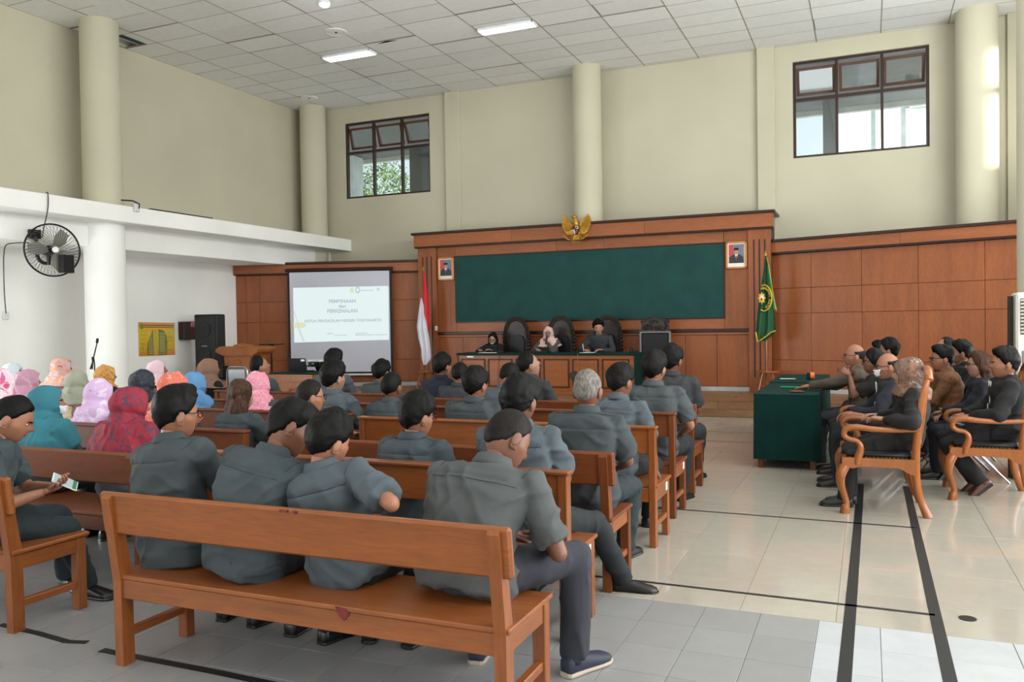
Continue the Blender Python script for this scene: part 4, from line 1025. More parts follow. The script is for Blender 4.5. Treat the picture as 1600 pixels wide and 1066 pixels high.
def tripod_table(px, py, Y, lb, wpx, hh=None):
    x, z = P2(px, py, Y); x1 = P2(px+wpx/2, py, Y)[0]; t = empty('tripod_table', (x, Y, ST if Y > 14.3 else 0)); z -= t.location.z; tag(t, lb, 'stand', 'black tripod stands')
    MB().box(-(x1-x), x1-x, -.16, .16, z-.02, z, .006).build('tray', M['black'], t)
    MB().tube([(0, 0, .25), (0, 0, z-.02)], [.024, .018], 8).build('pole', M['blackm'], t)
    MB().tube([(0, 0, z-.10), (0, 0, z-.02)], [.03, .06], 8).build('tray_bracket', M['blackm'], t)
    MB().tube([(0, 0, .35), (0, 0, .55)], .035, 8).build('collar', M['blackm'], t)
    for k in range(3):
        a_ = R(30+120*k); MB().tube([(.02*math.cos(a_), .02*math.sin(a_), .50), (.33*math.cos(a_), .33*math.sin(a_), .01)], .014, 6).build('leg', M['blackm'], t)
    return t, z
tripod_table(424, 537.5, 13.6, 'empty black tripod stand with a small tray right of the lectern', 25)
pj, pz = tripod_table(497, 571, 12.4, 'black tripod stand carrying the white projector', 32)
pr_ = empty('projector', (pj.location.x, 12.4, pj.location.z+pz)); tag(pr_, 'white and black projector on a tripod stand before the screen', 'projector')
MB().box(-.15, .13, -.11, .11, .065, .10, .01).build('top_cover', M['whitep'], pr_); MB().box(-.145, .125, -.105, .105, .005, .065, .006).build('body', M['black'], pr_)
MB().tube([(.06, .10, .05), (.06, .13, .05)], .03, 12).build('lens', M['black'], pr_)
m_ = MB()
for i in range(7): m_.box(-.12+i*.018, -.112+i*.018, -.108, -.105, .02, .05)
m_.build('vent', M['blackm'], pr_); MB().box(-.05, -.01, -.109, -.105, .028, .042).build('socket', M['whitep'], pr_)
# clerk desk
ca = atZ(421, 588, .76); cb_ = atZ(490, 581, .76); dsk = empty('clerk_desk'); zc = .76
ddir = Vector((cb_.x-ca.x, cb_.y-ca.y, 0)); 
KX0, KX1, KY = atY(413, 590, 11.6).x, atY(488, 581, 11.6).x, 11.6; zc = atY(455, 583.5, KY).z
dsk.location = (KX0, KY, 0); Lk = KX1-KX0; tag(dsk, 'teak clerk desk with oval carved panel and green cloth top, laptop on it', 'desk')
MB().box(0, Lk, 0, .03, .0, zc-.02, .004).build('front_board', M['chairwood'], dsk)
MB().box(-.02, Lk+.02, -.02, .75, zc-.02, zc, .004).build('green_cloth', M['green'], dsk)
MB().box(Lk-.03, Lk, .03, .72, 0, zc-.02, .004).build('side_board', M['chairwood'], dsk)
MB().box(-.01, Lk+.01, -.02, 0, zc-.05, zc-.02, .004).build('top_moulding', M['deskwood'], dsk)
MB().box(Lk*.34, Lk*.98, -.012, 0, .12, zc-.14, .004).build('panel', M['deskwood'], dsk)
MB().box(Lk*.36, Lk*.96, -.018, -.01, .14, zc-.16, .004).build('panel', M['chairwood'], dsk)
MB().tube([(Lk*.62+.16*math.cos(2*PI*i/24), -.025, .33+.26*math.sin(2*PI*i/24)) for i in range(25)], .016, 6).build('carved_oval', M['chairwood'], dsk)
MB().box(.02, .12, -.024, -.02, zc-.14, zc-.10).build('sticker', M['paper'], dsk)
lp = empty('laptop'); x, z = P2(466, 575, KY+.35); lp.location = (x, KY+.35, zc); lp.rotation_euler = (0, 0, R(186)); tag(lp, 'open black laptop on the clerk desk seen from its back', 'laptop')
MB().box(-.18, .18, -.26, 0, 0, .018, .004).build('keyboard_base', M['black'], lp)
MB().box(-.18, .18, -.006, .006, .0, .25, .004, Matrix.Rotation(R(-12), 3, 'X'), (0, 0, 0)).build('lid', M['black'], lp)
MB().box(-.165, -.09, .058, .062, .19, .225, 0, Matrix.Rotation(R(0), 3, 'X'), (0, 0, 0)).build('sticker', M['paper'], lp)
t2 = empty('green_covered_table', (atY(352, 600, 12.0).x, 12.0, 0)); z2 = atY(350, 593, 12).z
tag(t2, 'low teak table with green cloth left of the lectern, partly hidden by heads', 'table')
MB().box(-.9, .17, 0, .03, 0, z2-.02, .004).build('front_board', M['chairwood'], t2); MB().box(-.92, .19, -.02, .4, z2-.02, z2, .004).build('green_cloth', M['green'], t2); MB().box(.14, .17, .03, .4, 0, z2-.02).build('side_board', M['chairwood'], t2)
for x_ in (-.9,): MB().box(x_, x_+.03, .03, .4, 0, z2-.02).build('side_board', M['chairwood'], t2)
mn = empty('small_black_monitor', (atY(345, 590, 12.2).x, 12.2, z2)); tag(mn, 'small black box with an upright cable on the low green table', 'box')
MB().box(-.11, .12, -.1, .1, 0, .24, .02).build('body', M['black'], mn); MB().tube([(.05, 0, .24), (-.02, 0, .38), (-.06, 0, .46)], .008, 6).build('cable', M['black'], mn)
sc = empty('stacking_chair', (atY(371, 590, 9.6).x, 9.6, 0)); tag(sc, 'grey backed chair with a shiny black rim before the lectern', 'chair')
zz_ = atY(371, 576, 9.6).z
MB().box(-.17, .17, -.02, .02, zz_-.32, zz_, .018).build('backrest', plain('grey_shell', (110, 114, 116), .25), sc)
MB().tube(catmull([(-.18, 0, zz_-.4), (-.19, 0, zz_-.1), (-.15, 0, zz_+.01), (0, 0, zz_+.02), (.15, 0, zz_+.01), (.19, 0, zz_-.1), (.18, 0, zz_-.4)], 4), .015, 8).build('frame', M['chrome'], sc)
MB().box(-.2, .2, .0, .4, .42, .46, .015).build('seat', M['black'], sc)
for s in (-1, 1):
    for y_ in (0, .38): MB().tube([(s*.18, y_, .43), (s*.2, y_+(.03 if y_ else -.03), 0)], .012, 6).build('leg', M['chrome'], sc)

# ---- loudspeaker, wall box, poster, mic stand
sp_ = empty('loudspeaker'); SY = 13.15; a = P2(296, 492, SY); b_ = P2(343, 491, SY); c = P2(320, 610, SY)
sp_.location = ((a[0]+b_[0])/2+.02, SY, 0); ws = .255; hs = a[1]; tag(sp_, 'tall black loudspeaker cabinet standing by the white wall right of the poster', 'loudspeaker')
sp_.rotation_euler = (0, 0, R(12)); hb = 1.25
MB().box(-ws, ws, 0, .34, 0, hs, .02).build('cabinet', M['black'], sp_)
MB().box(-ws+.03, ws-.04, -.012, 0, .1, hs-.05, .01).build('front_baffle', plain('speaker_front', (26, 26, 28), .6, .2, 30, .4, 120), sp_)
for zc2, rr in ((hs-.32, .17), (hs-.85, .17)): MB().add(*(lambda mb: (mb.V, mb.F))(MB().tube([(-.05, -.012, zc2), (-.05, -.03, zc2)], rr, 28))).build('driver_ring', M['blackm'], sp_)
MB().box(-.08, .04, -.02, -.012, hs-.66, hs-.64).build('name_plate', M['chrome'], sp_)
for zc2 in (.35,): MB().box(-ws-.004, -ws, .2, .3, zc2, zc2+.1).build('handle', M['blackm'], sp_)
wb = empty('wall_box'); q = atX(289, 517, -13.28); wb.location = (-13.3, q.y, q.z); tag(wb, 'small dark wooden wall box with pink tissue beside the loudspeaker', 'box')
MB().box(0, .16, -.17, .17, -.19, .19, .01).build('body', M['darktrim'], wb); MB().box(.155, .165, -.04, .15, -.10, .16, .002).build('front', plain('box_front', (90, 30, 28), .5), wb)
m_ = MB(); 
for i in range(5): m_.ell((.14, .05+.02*i, .12+.02*(i % 2)), (.04, .05, .07), 7, 5)
m_.build('tissue', plain('pink_tissue', (208, 150, 160), .9), wb)
# poster on the white wall (plane x = -13.3)
def PXW(px, py): q_ = atX(px, py, -13.28); return q_.y, q_.z
ps = empty('wall_poster', (-13.295, 0, 0)); tag(ps, 'square yellow and orange printed chart hung on the white wall', 'poster')
A, B_, C_, D_ = PXW(216.5, 503.5), PXW(273, 504.5), PXW(274, 554.5), PXW(218, 557)
m, nt, bs_ = _mat('poster_paper'); v = nt.nodes.new('ShaderNodeTexCoord'); sx = nt.nodes.new('ShaderNodeSeparateXYZ'); nt.links.new(v.outputs['Generated'], sx.inputs[0])
nt.links.new(_ramp(nt, sx.outputs[2], [(0, lin((214, 130, 60))), (.3, lin((214, 176, 46))), (.7, lin((222, 190, 60))), (1, lin((222, 142, 84)))]), bs_.inputs['Base Color']); bs_.inputs['Roughness'].default_value = .4
MB().prism([A, D_, C_, B_], 'x', .002, .008).build('sheet', m, ps)
def pq(u, v_): return (A[0]*(1-u)+B_[0]*u)*(1-v_)+(D_[0]*(1-u)+C_[0]*u)*v_, (A[1]*(1-u)+B_[1]*u)*(1-v_)+(D_[1]*(1-u)+C_[1]*u)*v_
def pquad(u0, v0, u1, v1, mat, nm, d=.0): return MB().prism([pq(u0, v0), pq(u0, v1), pq(u1, v1), pq(u1, v0)], 'x', .008+d, .0095+d).build(nm, mat, ps)
OL = plain('chart_olive', (120, 116, 52), .6); BR = plain('chart_brown', (104, 84, 50), .6)
MB().prism([pq(*q) for q in ((.22, .98), (.21, .8), (.24, .6), (.30, .42), (.37, .24), (.39, .2), (.39, .98))], 'x', .008, .0095).build('chart_shape', OL, ps)
MB().prism([pq(*q) for q in ((.54, .98), (.54, .2), (.70, .26), (.76, .4), (.78, .6), (.76, .98))], 'x', .008, .0095).build('chart_shape', OL, ps)
MB().prism([pq(*q) for q in ((.42, .98), (.42, .22), (.50, .22), (.50, .98))], 'x', .008, .0095).build('chart_column', plain('chart_yellow', (196, 176, 70), .6), ps)
pquad(.14, .07, .97, .10, BR, 'title_line'); pquad(.14, .13, .86, .155, BR, 'title_line'); pquad(.84, .09, .97, .17, plain('chart_grey', (140, 140, 130), .6), 'title_stamp', .001)
m_ = MB(); c = pq(.085, .12); MB().prism([(c[0]+.055*math.cos(2*PI*i/16), c[1]+.06*math.sin(2*PI*i/16)) for i in range(16)], 'x', .008, .0095).build('seal', plain('chart_green', (120, 140, 50), .6), ps)
for i in range(22):
    u0 = random.choice((.05, .78, .56)); v0 = .24+.033*i; pquad(u0, v0, u0+random.uniform(.08, .17), v0+.008, BR, 'text_line', .0012)
for i in range(14): v0 = .3+.048*i; pquad(.26, v0, .37, v0+.012, plain('chart_pale', (214, 206, 150), .6) if i == 0 else bpy.data.materials['chart_pale'], 'chart_rung', .0012); pquad(.56, v0+.01, .72, v0+.024, bpy.data.materials['chart_pale'], 'chart_rung', .0012)
ms = empty('microphone_stand'); q = atY(147, 575, 9.6); ms.location = (q.x, 9.6, 0); tag(ms, 'thin black microphone stand with raised boom before the large left column', 'microphone stand')
def ML(px, py, dy=0): q_ = atY(px, py, 9.6+dy); return (q_.x-ms.location.x, dy, q_.z)
MB().tube([ML(144, 577), ML(145.5, 562), ML(152, 534)], [.012, .011, .009], 6).build('boom', M['blackm'], ms)
MB().tube([ML(151.5, 536), ML(152.3, 529)], .02, 8).build('microphone', M['black'], ms)
MB().tube([ML(146, 566), ML(145, 558)], .022, 7).build('clamp', M['black'], ms)
MB().tube([ML(147.5, 566), (ML(148.5, 578)[0], 0, .3)], .011, 6).build('pole', M['blackm'], ms)
MB().tube([ML(146, 562), ML(141, 577)], .012, 6).build('boom_weight', M['blackm'], ms)
for k in range(3): a_ = R(90+120*k); MB().tube([(.01, 0, .35), (.28*math.cos(a_), .28*math.sin(a_), .01)], .010, 6).build('leg', M['blackm'], ms)

# ---- wall fan on the beam
FX = -11.62; fc_ = atX(82, 391, FX)
fan = empty('wall_fan', (FX, fc_.y, fc_.z)); tag(fan, 'large black caged wall fan mounted on the white beam', 'fan')
fr_r = (atX(121.5, 391, FX).y-atX(43, 391, FX).y)/2; fa = R(-23)
fr2 = (atX(82, 354, FX).z-atX(82, 429, FX).z)/2
rad = (fr_r+fr2)/2; RF = Matrix.Rotation(R(-18), 3, 'Z') @ Matrix.Rotation(R(90), 3, 'Y')   # disc axis points into the room and slightly back
def fz(P): return [RF @ Vector(p2) for p2 in P]
def circ(r_, z, n=48): return fz([(r_*math.cos(2*PI*i/n), r_*math.sin(2*PI*i/n), z) for i in range(n+1)])
MB().tube(circ(rad, 0), .014, 6).build('cage_rim', M['blackm'], fan)
for zf in (.10, -.10):
    m_ = MB()
    for k in range(44):
        a_ = 2*PI*k/44; tw_ = .35
        m_.tube(fz([(.07*math.cos(a_), .07*math.sin(a_), zf), (rad*.55*math.cos(a_+tw_*.5), rad*.55*math.sin(a_+tw_*.5), zf), (rad*.85*math.cos(a_+tw_*.8), rad*.85*math.sin(a_+tw_*.8), zf*.8), (rad*math.cos(a_+tw_), rad*math.sin(a_+tw_), 0)]), .0028, 4)
    m_.build('cage_wires', M['blackm'], fan)
for k in range(3):
    a_ = 2*PI*k/3+.5; P = [(.05, -.03), (rad*.5, -.12), (rad*.86, -.08), (rad*.88, .07), (rad*.5, .09), (.05, .03)]
    ca_, sa_ = math.cos(a_), math.sin(a_)
    MB().add(fz([(x*ca_-y*sa_, x*sa_+y*ca_, y*.25) for x, y in P]+[(x*ca_-y*sa_, x*sa_+y*ca_, y*.25-.006) for x, y in P]), [(0, 1, 2, 3, 4, 5), (11, 10, 9, 8, 7, 6)]).build('blade', plain('fan_blade', (128, 126, 116), .35), fan)
MB().tube(fz([(0, 0, -.26), (0, 0, -.10), (0, 0, .02)]), [.07, .085, .06], 16).build('motor', M['blackm'], fan)
MB().tube(fz([(0, 0, .10), (0, 0, .125)]), .045, 16).build('badge', M['whitep'], fan)
bw = Vector((-12.1+.03-FX, 0, 0)); fy = lambda px, py, X: (lambda q_: (q_.x-FX, q_.y-fc_.y, q_.z-fc_.z))(atX(px, py, X))
MB().box(-12.1-FX, -12.02-FX, fy(56, 366, -12.05)[1]-.11, fy(56, 366, -12.05)[1]+.08, fy(56, 366, -12.05)[2]-.07, fy(56, 366, -12.05)[2]+.07, .012).build('wall_plate', M['black'], fan)
MB().tube(catmull([fy(56, 370, -12.0), fy(57, 385, -12.0), fy(59, 402, -11.98), fy(66, 410, -11.94), fy(75, 411, -11.9), fy(76, 402, -11.88)], 4), .028, 8).build('bracket_arm', M['blackm'], fan)
MB().tube([fy(76, 414, -11.88), fy(77, 398, -11.86), fy(80, 393, -11.84)], [.03, .034, .04], 8).build('neck', M['blackm'], fan)
q = fy(103.5, 412.5, -11.5); MB().box(q[0]-.05, q[0]+.06, q[1]-.10, q[1]+.10, q[2]-.14, q[2]+.14, .008).build('control_box', M['black'], fan)
# cables, outlet, clip on the slab
def wire(name, pts, X, r_, lb, mat='black'):
    P = [atX(px, py, X(px, py) if callable(X) else X) for px, py in pts]; o = MB().tube(catmull(P, 3), r_, 5).build(name, M[mat]); return tag(o, lb, 'cable')
wire('power_cable', [(9.5, 490), (7, 460), (6, 430), (6, 400), (9, 384), (20, 380), (45, 379)], -12.06, .008, 'thin grey cable running from the fan down the left wall to a socket')
wire('power_cable', [(72, 301), (75, 303), (75, 325), (71, 345), (68, 358), (66, 372)], -11.47, .008, 'thin dark cable dropping over the white slab edge to the fan')
o = empty('wall_socket'); q = atX(9, 493, -13.28); o.location = (-13.29, q.y, q.z); tag(o, 'white wall socket at the end of the thin cable on the left wall', 'socket'); MB().box(0, .03, -.05, .05, -.07, .07, .008).build('plate', M['whitep'], o); MB().box(.03, .06, -.02, .02, -.01, .05, .008).build('plug', M['whitep'], o)
o = empty('socket_block'); q = atX(212.5, 324.5, -11.48); o.location = (-11.49, q.y, q.z); tag(o, 'white plug block with black wire on the slab edge beside the large column', 'socket'); MB().box(0, .05, -.05, .05, -.07, .06, .008).build('body', M['whitep'], o); MB().tube([(.05, .02, -.02), (.06, .03, .06), (.0, -.06, .11), (-.05, -.25, .10)], .012, 6).build('wire', M['black'], o)
o = MB().box(-.04, .04, -.75, .75, 0, .03, .004).build('dark_batten', M['darktrim']); q = atX(266, 330, -11.7); o.location = (-11.62, q.y+.2, 3.745); tag(o, 'short dark batten lying on top of the white slab', 'batten')

# ---- floor-standing air conditioner and black board at the right edge
ax = atY(1587.5, 457, 9.55).x
acn = empty('air_conditioner', (ax+.27, 9.55, 0)); tag(acn, 'cream floor standing air conditioner with louvres cut by the right edge', 'air conditioner')
hA = atY(1590, 457, 9.55).z
MB().box(-.27, .27, 0, .32, 0, hA, .02).build('cabinet', plain('ac_cream', (206, 204, 190), .4), acn)
MB().box(-.235, .235, -.004, .01, hA-.42, hA-.06, .004).build('louvre_recess', plain('ac_recess', (60, 58, 52), .6), acn)
for i in range(10): MB().box(-.235, .235, -.03, .004, hA-.40+i*.035, hA-.392+i*.035, .002, Matrix.Rotation(R(-25), 3, 'X')).build('louvre', bpy.data.materials['ac_cream'], acn)
MB().box(-.22, -.17, -.008, 0, .95, hA-.58, .004).build('display_strip', plain('ac_strip', (112, 104, 108), .4), acn)
MB().box(-.24, .24, -.006, .01, .08, .78, .004).build('intake_grille', plain('ac_grille', (150, 150, 140), .5), acn)
m_ = MB()
for i in range(30): m_.box(-.23, .23, -.01, -.005, .10+i*.022, .108+i*.022)
m_.build('grille_bars', bpy.data.materials['ac_cream'], acn)
bx_ = atY(1574, 463, 9.7); o = MB().box(0, ax-.01-bx_.x, 0, .05, 0, bx_.z, .004).build('black_board_panel', M['black']); o.location = (bx_.x, 9.66, 0); tag(o, 'tall narrow black board standing behind the air conditioner', 'board')

# red paint stains worn onto the nearest bench
b0 = [o for o in COL.objects if o.name == 'bench'][0]; RS = plain('red_stain', (96, 26, 24), .6, .2, 30)
def bl_(px, py, Y): q_ = atY(px, py, Y); return q_-b0.location
for pts, Y in (([(436, 797), (449, 798.5), (448, 801), (443, 800), (438, 801.5)], 2.872), ([(456, 799), (463, 800), (462, 804), (459, 801.5)], 2.872), ([(524, 947), (542, 951), (547, 960), (538, 970), (530, 961)], 2.938)):
    P_ = [bl_(x, y, Y) for x, y in pts]; MB().prism([(p.x, p.z) for p in P_], 'y', P_[0].y-.004, P_[0].y+.012).build('paint_stain', RS, b0)
# ================================================================== PEOPLE
TMP = bpy.data.scenes.new('tmp_build')
def _hash(ix, iy, iz, seed):
    h = (ix*374761393+iy*668265263+iz*2147483647+seed*1274126177) & 0xffffffff
    h = ((h ^ (h >> 13))*1274126177) & 0xffffffff
    return ((h ^ (h >> 16)) & 0xffff)/65535.0
def vnoise(P, seed=0):
    i = np.floor(P).astype(np.int64); f = P-i; f = f*f*(3-2*f); out = 0
    for a in (0, 1):
        for b_ in (0, 1):
            for c in (0, 1):
                w = (f[:, 0] if a else 1-f[:, 0])*(f[:, 1] if b_ else 1-f[:, 1])*(f[:, 2] if c else 1-f[:, 2])
                out = out+w*_hash(i[:, 0]+a, i[:, 1]+b_, i[:, 2]+c, seed)
    return out
def remesh_all(jobs):
    """jobs: list of (MB, voxel, smooth_iterations) -> list of bpy meshes, each one closed continuous surface"""
    obs = []
    for mb, vox, it in jobs:
        o = bpy.data.objects.new('tmp', mb.mesh('tmp')); TMP.collection.objects.link(o)
        m = o.modifiers.new('r', 'REMESH'); m.mode = 'VOXEL'; m.voxel_size = vox; m.adaptivity = 0
        if it: s = o.modifiers.new('s', 'SMOOTH'); s.iterations = it; s.factor = .5
        obs.append(o)
    vl = TMP.view_layers[0]; vl.update(); dg = vl.depsgraph; out = []
    for o in obs: out.append(bpy.data.meshes.new_from_object(o.evaluated_get(dg)))
    for o in obs: me = o.data; bpy.data.objects.remove(o); bpy.data.meshes.remove(me)
    return out
def getco(me): n = len(me.vertices); a = np.empty(n*3, np.float32); me.vertices.foreach_get('co', a); return a.reshape(-1, 3).astype(np.float64)
def getno(me): n = len(me.vertices); a = np.empty(n*3, np.float32); me.vertex_normals.foreach_get('vector', a); return a.reshape(-1, 3).astype(np.float64)
def setco(me, c): me.vertices.foreach_set('co', c.astype(np.float32).ravel()); me.update()
def ridged(P, seed): return 1-np.abs(2*vnoise(P, seed)-1)
def folds(me, amp, seed, mode='shirt', fr=1.0):
    c = getco(me); n = getno(me)
    warp = np.stack([vnoise(c*5+9, seed+1), vnoise(c*5+31, seed+2), vnoise(c*5+57, seed+3)], 1)-.5
    if mode == 'shirt':
        a = ridged((c+warp*.10)*np.array([4, 4, 13])*fr, seed); d1 = c @ np.array([[.7, 0, .7], [0, 1, 0], [-.7, 0, .7]]); d2 = c @ np.array([[.7, 0, -.7], [0, 1, 0], [.7, 0, .7]])
        b_ = ridged((d1+warp*.12)*np.array([12, 5, 3.5])*fr, seed+7); e = ridged((d2+warp*.12)*np.array([12, 5, 3.5])*fr, seed+11)
        h = a**2*.5+b_**2*.6+e**2*.6-.55
    elif mode == 'drape':
        a = ridged((c+warp*.08)*np.array([15, 15, 2.2])*fr, seed); b_ = ridged((c+warp*.15)*np.array([7, 7, 6])*fr, seed+5); h = a**2*.7+b_**2*.6-.5
    else:
        a = ridged((c+warp*.1)*np.array([9, 4, 9])*fr, seed); b_ = ridged((c+warp*.1)*np.array([5, 12, 7])*fr, seed+3); h = a**2*.5+b_**2*.6-.5
    setco(me, c+n*(h*amp)[:, None])
# ---- head
def headpt(d):
    """skin surface point for unit direction d (x right, y face, z up), numpy (n,3)"""
    x, y, z = d[:, 0], d[:, 1], d[:, 2]
    r_ = 1/np.sqrt((x/.074)**2+(y/.093)**2+(z/.116)**2); P = d*r_[:, None]
    t = np.clip((-.015-P[:, 2])/.10, 0, 1.1)
    P[:, 0] *= 1-.36*t**1.4; P[:, 1] = np.where(P[:, 1] < 0, P[:, 1]*(1-.42*t), P[:, 1]+.018*t*(y > .2))
    fr_ = y > 0
    g = lambda cx, cz, sx, sz: np.exp(-((x-cx)/sx)**2-((z-cz)/sz)**2)*fr_
    P[:, 1] += .024*g(0, -.20, .13, .12)+.012*g(0, -.02, .09, .16)-.009*(g(.33, .04, .17, .12)+g(-.33, .04, .17, .12))+.004*(g(.3, .2, .25, .07)+g(-.3, .2, .25, .07))
    P[:, 1] += .006*g(0, -.52, .22, .07)-.004*g(0, -.47, .3, .02)+.006*g(0, -.8, .2, .12)
    P[:, 0] += np.sign(x)*.004*np.exp(-((z+.25)/.2)**2)*(np.abs(x) > .4)*(y > .2)
    return P
def sphgrid(nu, nv):
    D = []; 
    for j in range(nv+1):
        t = PI*j/nv
        for i in range(nu): a = 2*PI*i/nu; D.append((math.sin(t)*math.sin(a), math.sin(t)*math.cos(a), math.cos(t)))
    F = []
    for j in range(nv):
        for i in range(nu):
            q = (j*nu+i, (j+1)*nu+i, (j+1)*nu+(i+1) % nu, j*nu+(i+1) % nu); F.append(q)
    return np.array(D), F
GD, GF = sphgrid(36, 26); HD, HF = sphgrid(64, 44)
HEADP = headpt(GD.copy())
def ears(m_):
    for s in (-1, 1):
        rot = Matrix.Rotation(s*R(-18), 3, 'Z') @ Matrix.Rotation(R(-8), 3, 'X')
        m_.ell((s*.077, -.010, -.012), (.008, .020, .033), 10, 8, rot); m_.ell((s*.083, -.014, -.006), (.005, .019, .028), 10, 6, rot)
        m_.ell((s*.076, -.002, -.035), (.007, .010, .012), 8, 5)
def smooth01(x, a, b_): t = np.clip((x-a)/(b_-a), 0, 1); return t*t*(3-2*t)
def hairmesh(kind, seed):
    d = HD.copy(); P = headpt(d.copy()); x, y, z = d[:, 0], d[:, 1], d[:, 2]
    phi = np.degrees(np.arctan2(np.abs(x), y))     # 0 front .. 180 back
    if kind in ('short', 'curly', 'thick'): K = [0, 30, 52, 70, 84, 100, 118, 180]; Z = [.68, .63, .50, .12, -.10, .10, -.45, -.74]; T = .020
    elif kind == 'crew': K = [0, 35, 60, 78, 92, 105, 120, 180]; Z = [.62, .6, .42, .1, -.05, .12, -.38, -.66]; T = .008
    elif kind == 'receding': K = [0, 30, 55, 75, 90, 105, 120, 180]; Z = [.88, .93, .62, .2, 0, .1, -.3, -.5]; T = .010
    elif kind == 'bald': K = [0, 40, 68, 82, 96, 118, 180]; Z = [1.5, 1.5, .95, .35, .05, -.3, -.6]; T = .008
    else: K = [0, 25, 50, 70, 90, 120, 180]; Z = [.66, .6, .25, -.25, -.9, -1.5, -1.5]; T = .016
    thr = np.interp(phi, K, Z); up = None
    z_j = z+(vnoise(P*70, seed+8)-.5)*.10; m = smooth01(z_j-thr, -.04, .20)
    if kind == 'bald': m = m*(1-smooth01(z, .35, .75))
    nz = vnoise(P*90, seed)*.5+vnoise(P*220, seed+1)*.5
    t = T*(.30+.95*smooth01(z, -.25, .7))*(.55+.9*vnoise(P*22, seed+4)) + (.018*nz if kind == 'curly' else .010*nz if kind != 'crew' else .003*nz)
    if kind in ('short', 'thick'): t += .008*np.exp(-((z-.7)/.3)**2)*(y > 0)
    r_ = np.linalg.norm(P, axis=1)[:, None]; Q = P/r_
    return P+Q*((m*t)-(1-m)*.010)[:, None], HF
def combine(name, parts):
    V = []; F = []; n = 0
    for v, f in parts: V.append(np.asarray(v, float).reshape(-1, 3)); F += [tuple(i+n for i in q) for q in f]; n += len(V[-1])
    me = bpy.data.meshes.new(name); me.from_pydata(np.concatenate(V).tolist(), [], F); me.update(); return me
def tm(V, Mx): V = np.asarray(V, float).reshape(-1, 3); A = np.array(Mx.to_3x3()); return V @ A.T+np.array(Mx.translation)
# ---- hand in local frame: wrist at origin, fingers +y, palm -z, thumb on +x*side
def hand(side, curl, spread=1.0):
    m_ = MB()
    m_.loft([((0, -.01, 0), (1, 0, 0), (0, 0, 1), .026, .018, 2.2), ((0, .02, 0), (1, 0, 0), (0, 0, 1), .032, .017, 2.4), ((0, .055, .0), (1, 0, 0), (0, 0, 1), .040, .015, 2.6), ((0, .085, .0), (1, 0, 0), (0, 0, 1), .040, .012, 2.6), ((0, .094, -.001), (1, 0, 0), (0, 0, 1), .034, .009, 2.4)], 12)
    for k, (x, L, r_) in enumerate(((.030, .068, .0085), (.010, .078, .009), (-.011, .072, .0085), (-.030, .056, .0075))):
        x *= side; p = Vector((x, .078, 0)); a = 0; P = [p.copy()]
        for seg, w in ((L*.46, .75), (L*.31, 1.0), (L*.23, .8)):
            a += curl*w; p = p+Vector((x*.10*spread, math.cos(a), -math.sin(a))).normalized()*seg*1.15; P.append(p.copy())
        m_.tube(P, [r_, r_*.95, r_*.88, r_*.62], 7)
    p = Vector((side*.022, .018, -.004)); P = [p, p+Vector((side*.030, .022, -.010)), p+Vector((side*.045, .050, -.018)), p+Vector((side*.046, .074, -.024))]
    m_.tube(P, [.014, .012, .010, .007], 7)
    return m_
def ik(a, c, l1, l2, pole):
    a = Vector(a); c = Vector(c); d = c-a; L = d.length
    if L > (l1+l2)*.995: c = a+d*((l1+l2)*.995/L); d = c-a; L = d.length
    k = (l1*l1-l2*l2+L*L)/(2*L); h = math.sqrt(max(l1*l1-k*k, 0)); u = d/L
    p = Vector(pole); p = (p-u*p.dot(u)); p = p.normalized() if p.length > 1e-5 else Vector((0, 0, 1))
    return a+u*k+p*h, c
SKINS = [plain('skin_tan', (150, 102, 78), .5, .06, 6, .1, 120), plain('skin_brown', (118, 76, 56), .5, .06, 6, .1, 120), plain('skin_light', (160, 120, 98), .5, .05, 6, .1, 120)]
def hairmat(name, c, c2):
    m, nt, b_ = _mat(name); v = _coord(nt, (1, 1, .35)); f = _noise(nt, v, 70, 3, .6)
    nt.links.new(_ramp(nt, f, [(.35, lin(c)), (.7, lin(c2))]), b_.inputs['Base Color']); b_.inputs['Roughness'].default_value = .55; b_.inputs['Specular IOR Level'].default_value = .16
    _bump(nt, b_, _noise(nt, v, 260, 2), .5, .003); return m
HAIR = {'black': hairmat('black_hair', (6, 5, 5), (14, 12, 11)), 'brown': hairmat('brown_hair', (40, 26, 20), (86, 58, 42)), 'grey': hairmat('grey_hair', (84, 79, 74), (134, 128, 121)), 'thin': hairmat('thin_hair', (16, 12, 11), (34, 27, 24))}
def cloth(name, c, rough=.85, var=.05, bs=380, b_=.25): return plain(name, c, rough, var, 2.5, b_, bs)
C = {}
DK = .76
for nm, c in {'uni_a': (84, 91, 94), 'uni_b': (73, 85, 91), 'uni_c': (93, 97, 97), 'uni_d': (72, 81, 85), 'uni_e': (94, 106, 114), 'dkgrey': (58, 60, 64), 'black': (15, 15, 18), 'navy': (26, 32, 56), 'navyb': (26, 30, 44), 'brownj': (27, 22, 20), 'taupe': (104, 90, 76), 'batik': (112, 72, 42), 'tr_navy': (58, 60, 70), 'tr_teal': (38, 54, 60), 'tr_dark': (32, 38, 42), 'tr_blk': (17, 18, 21), 'tr_char': (26, 24, 24), 'graysuit': (92, 88, 84)}.items(): C[nm] = cloth('cloth_'+nm, tint(c, DK))
C['batik'] = pattern('cloth_batik', (112, 72, 42), [((86, 52, 30), .42), ((134, 92, 56), .36)], 14)
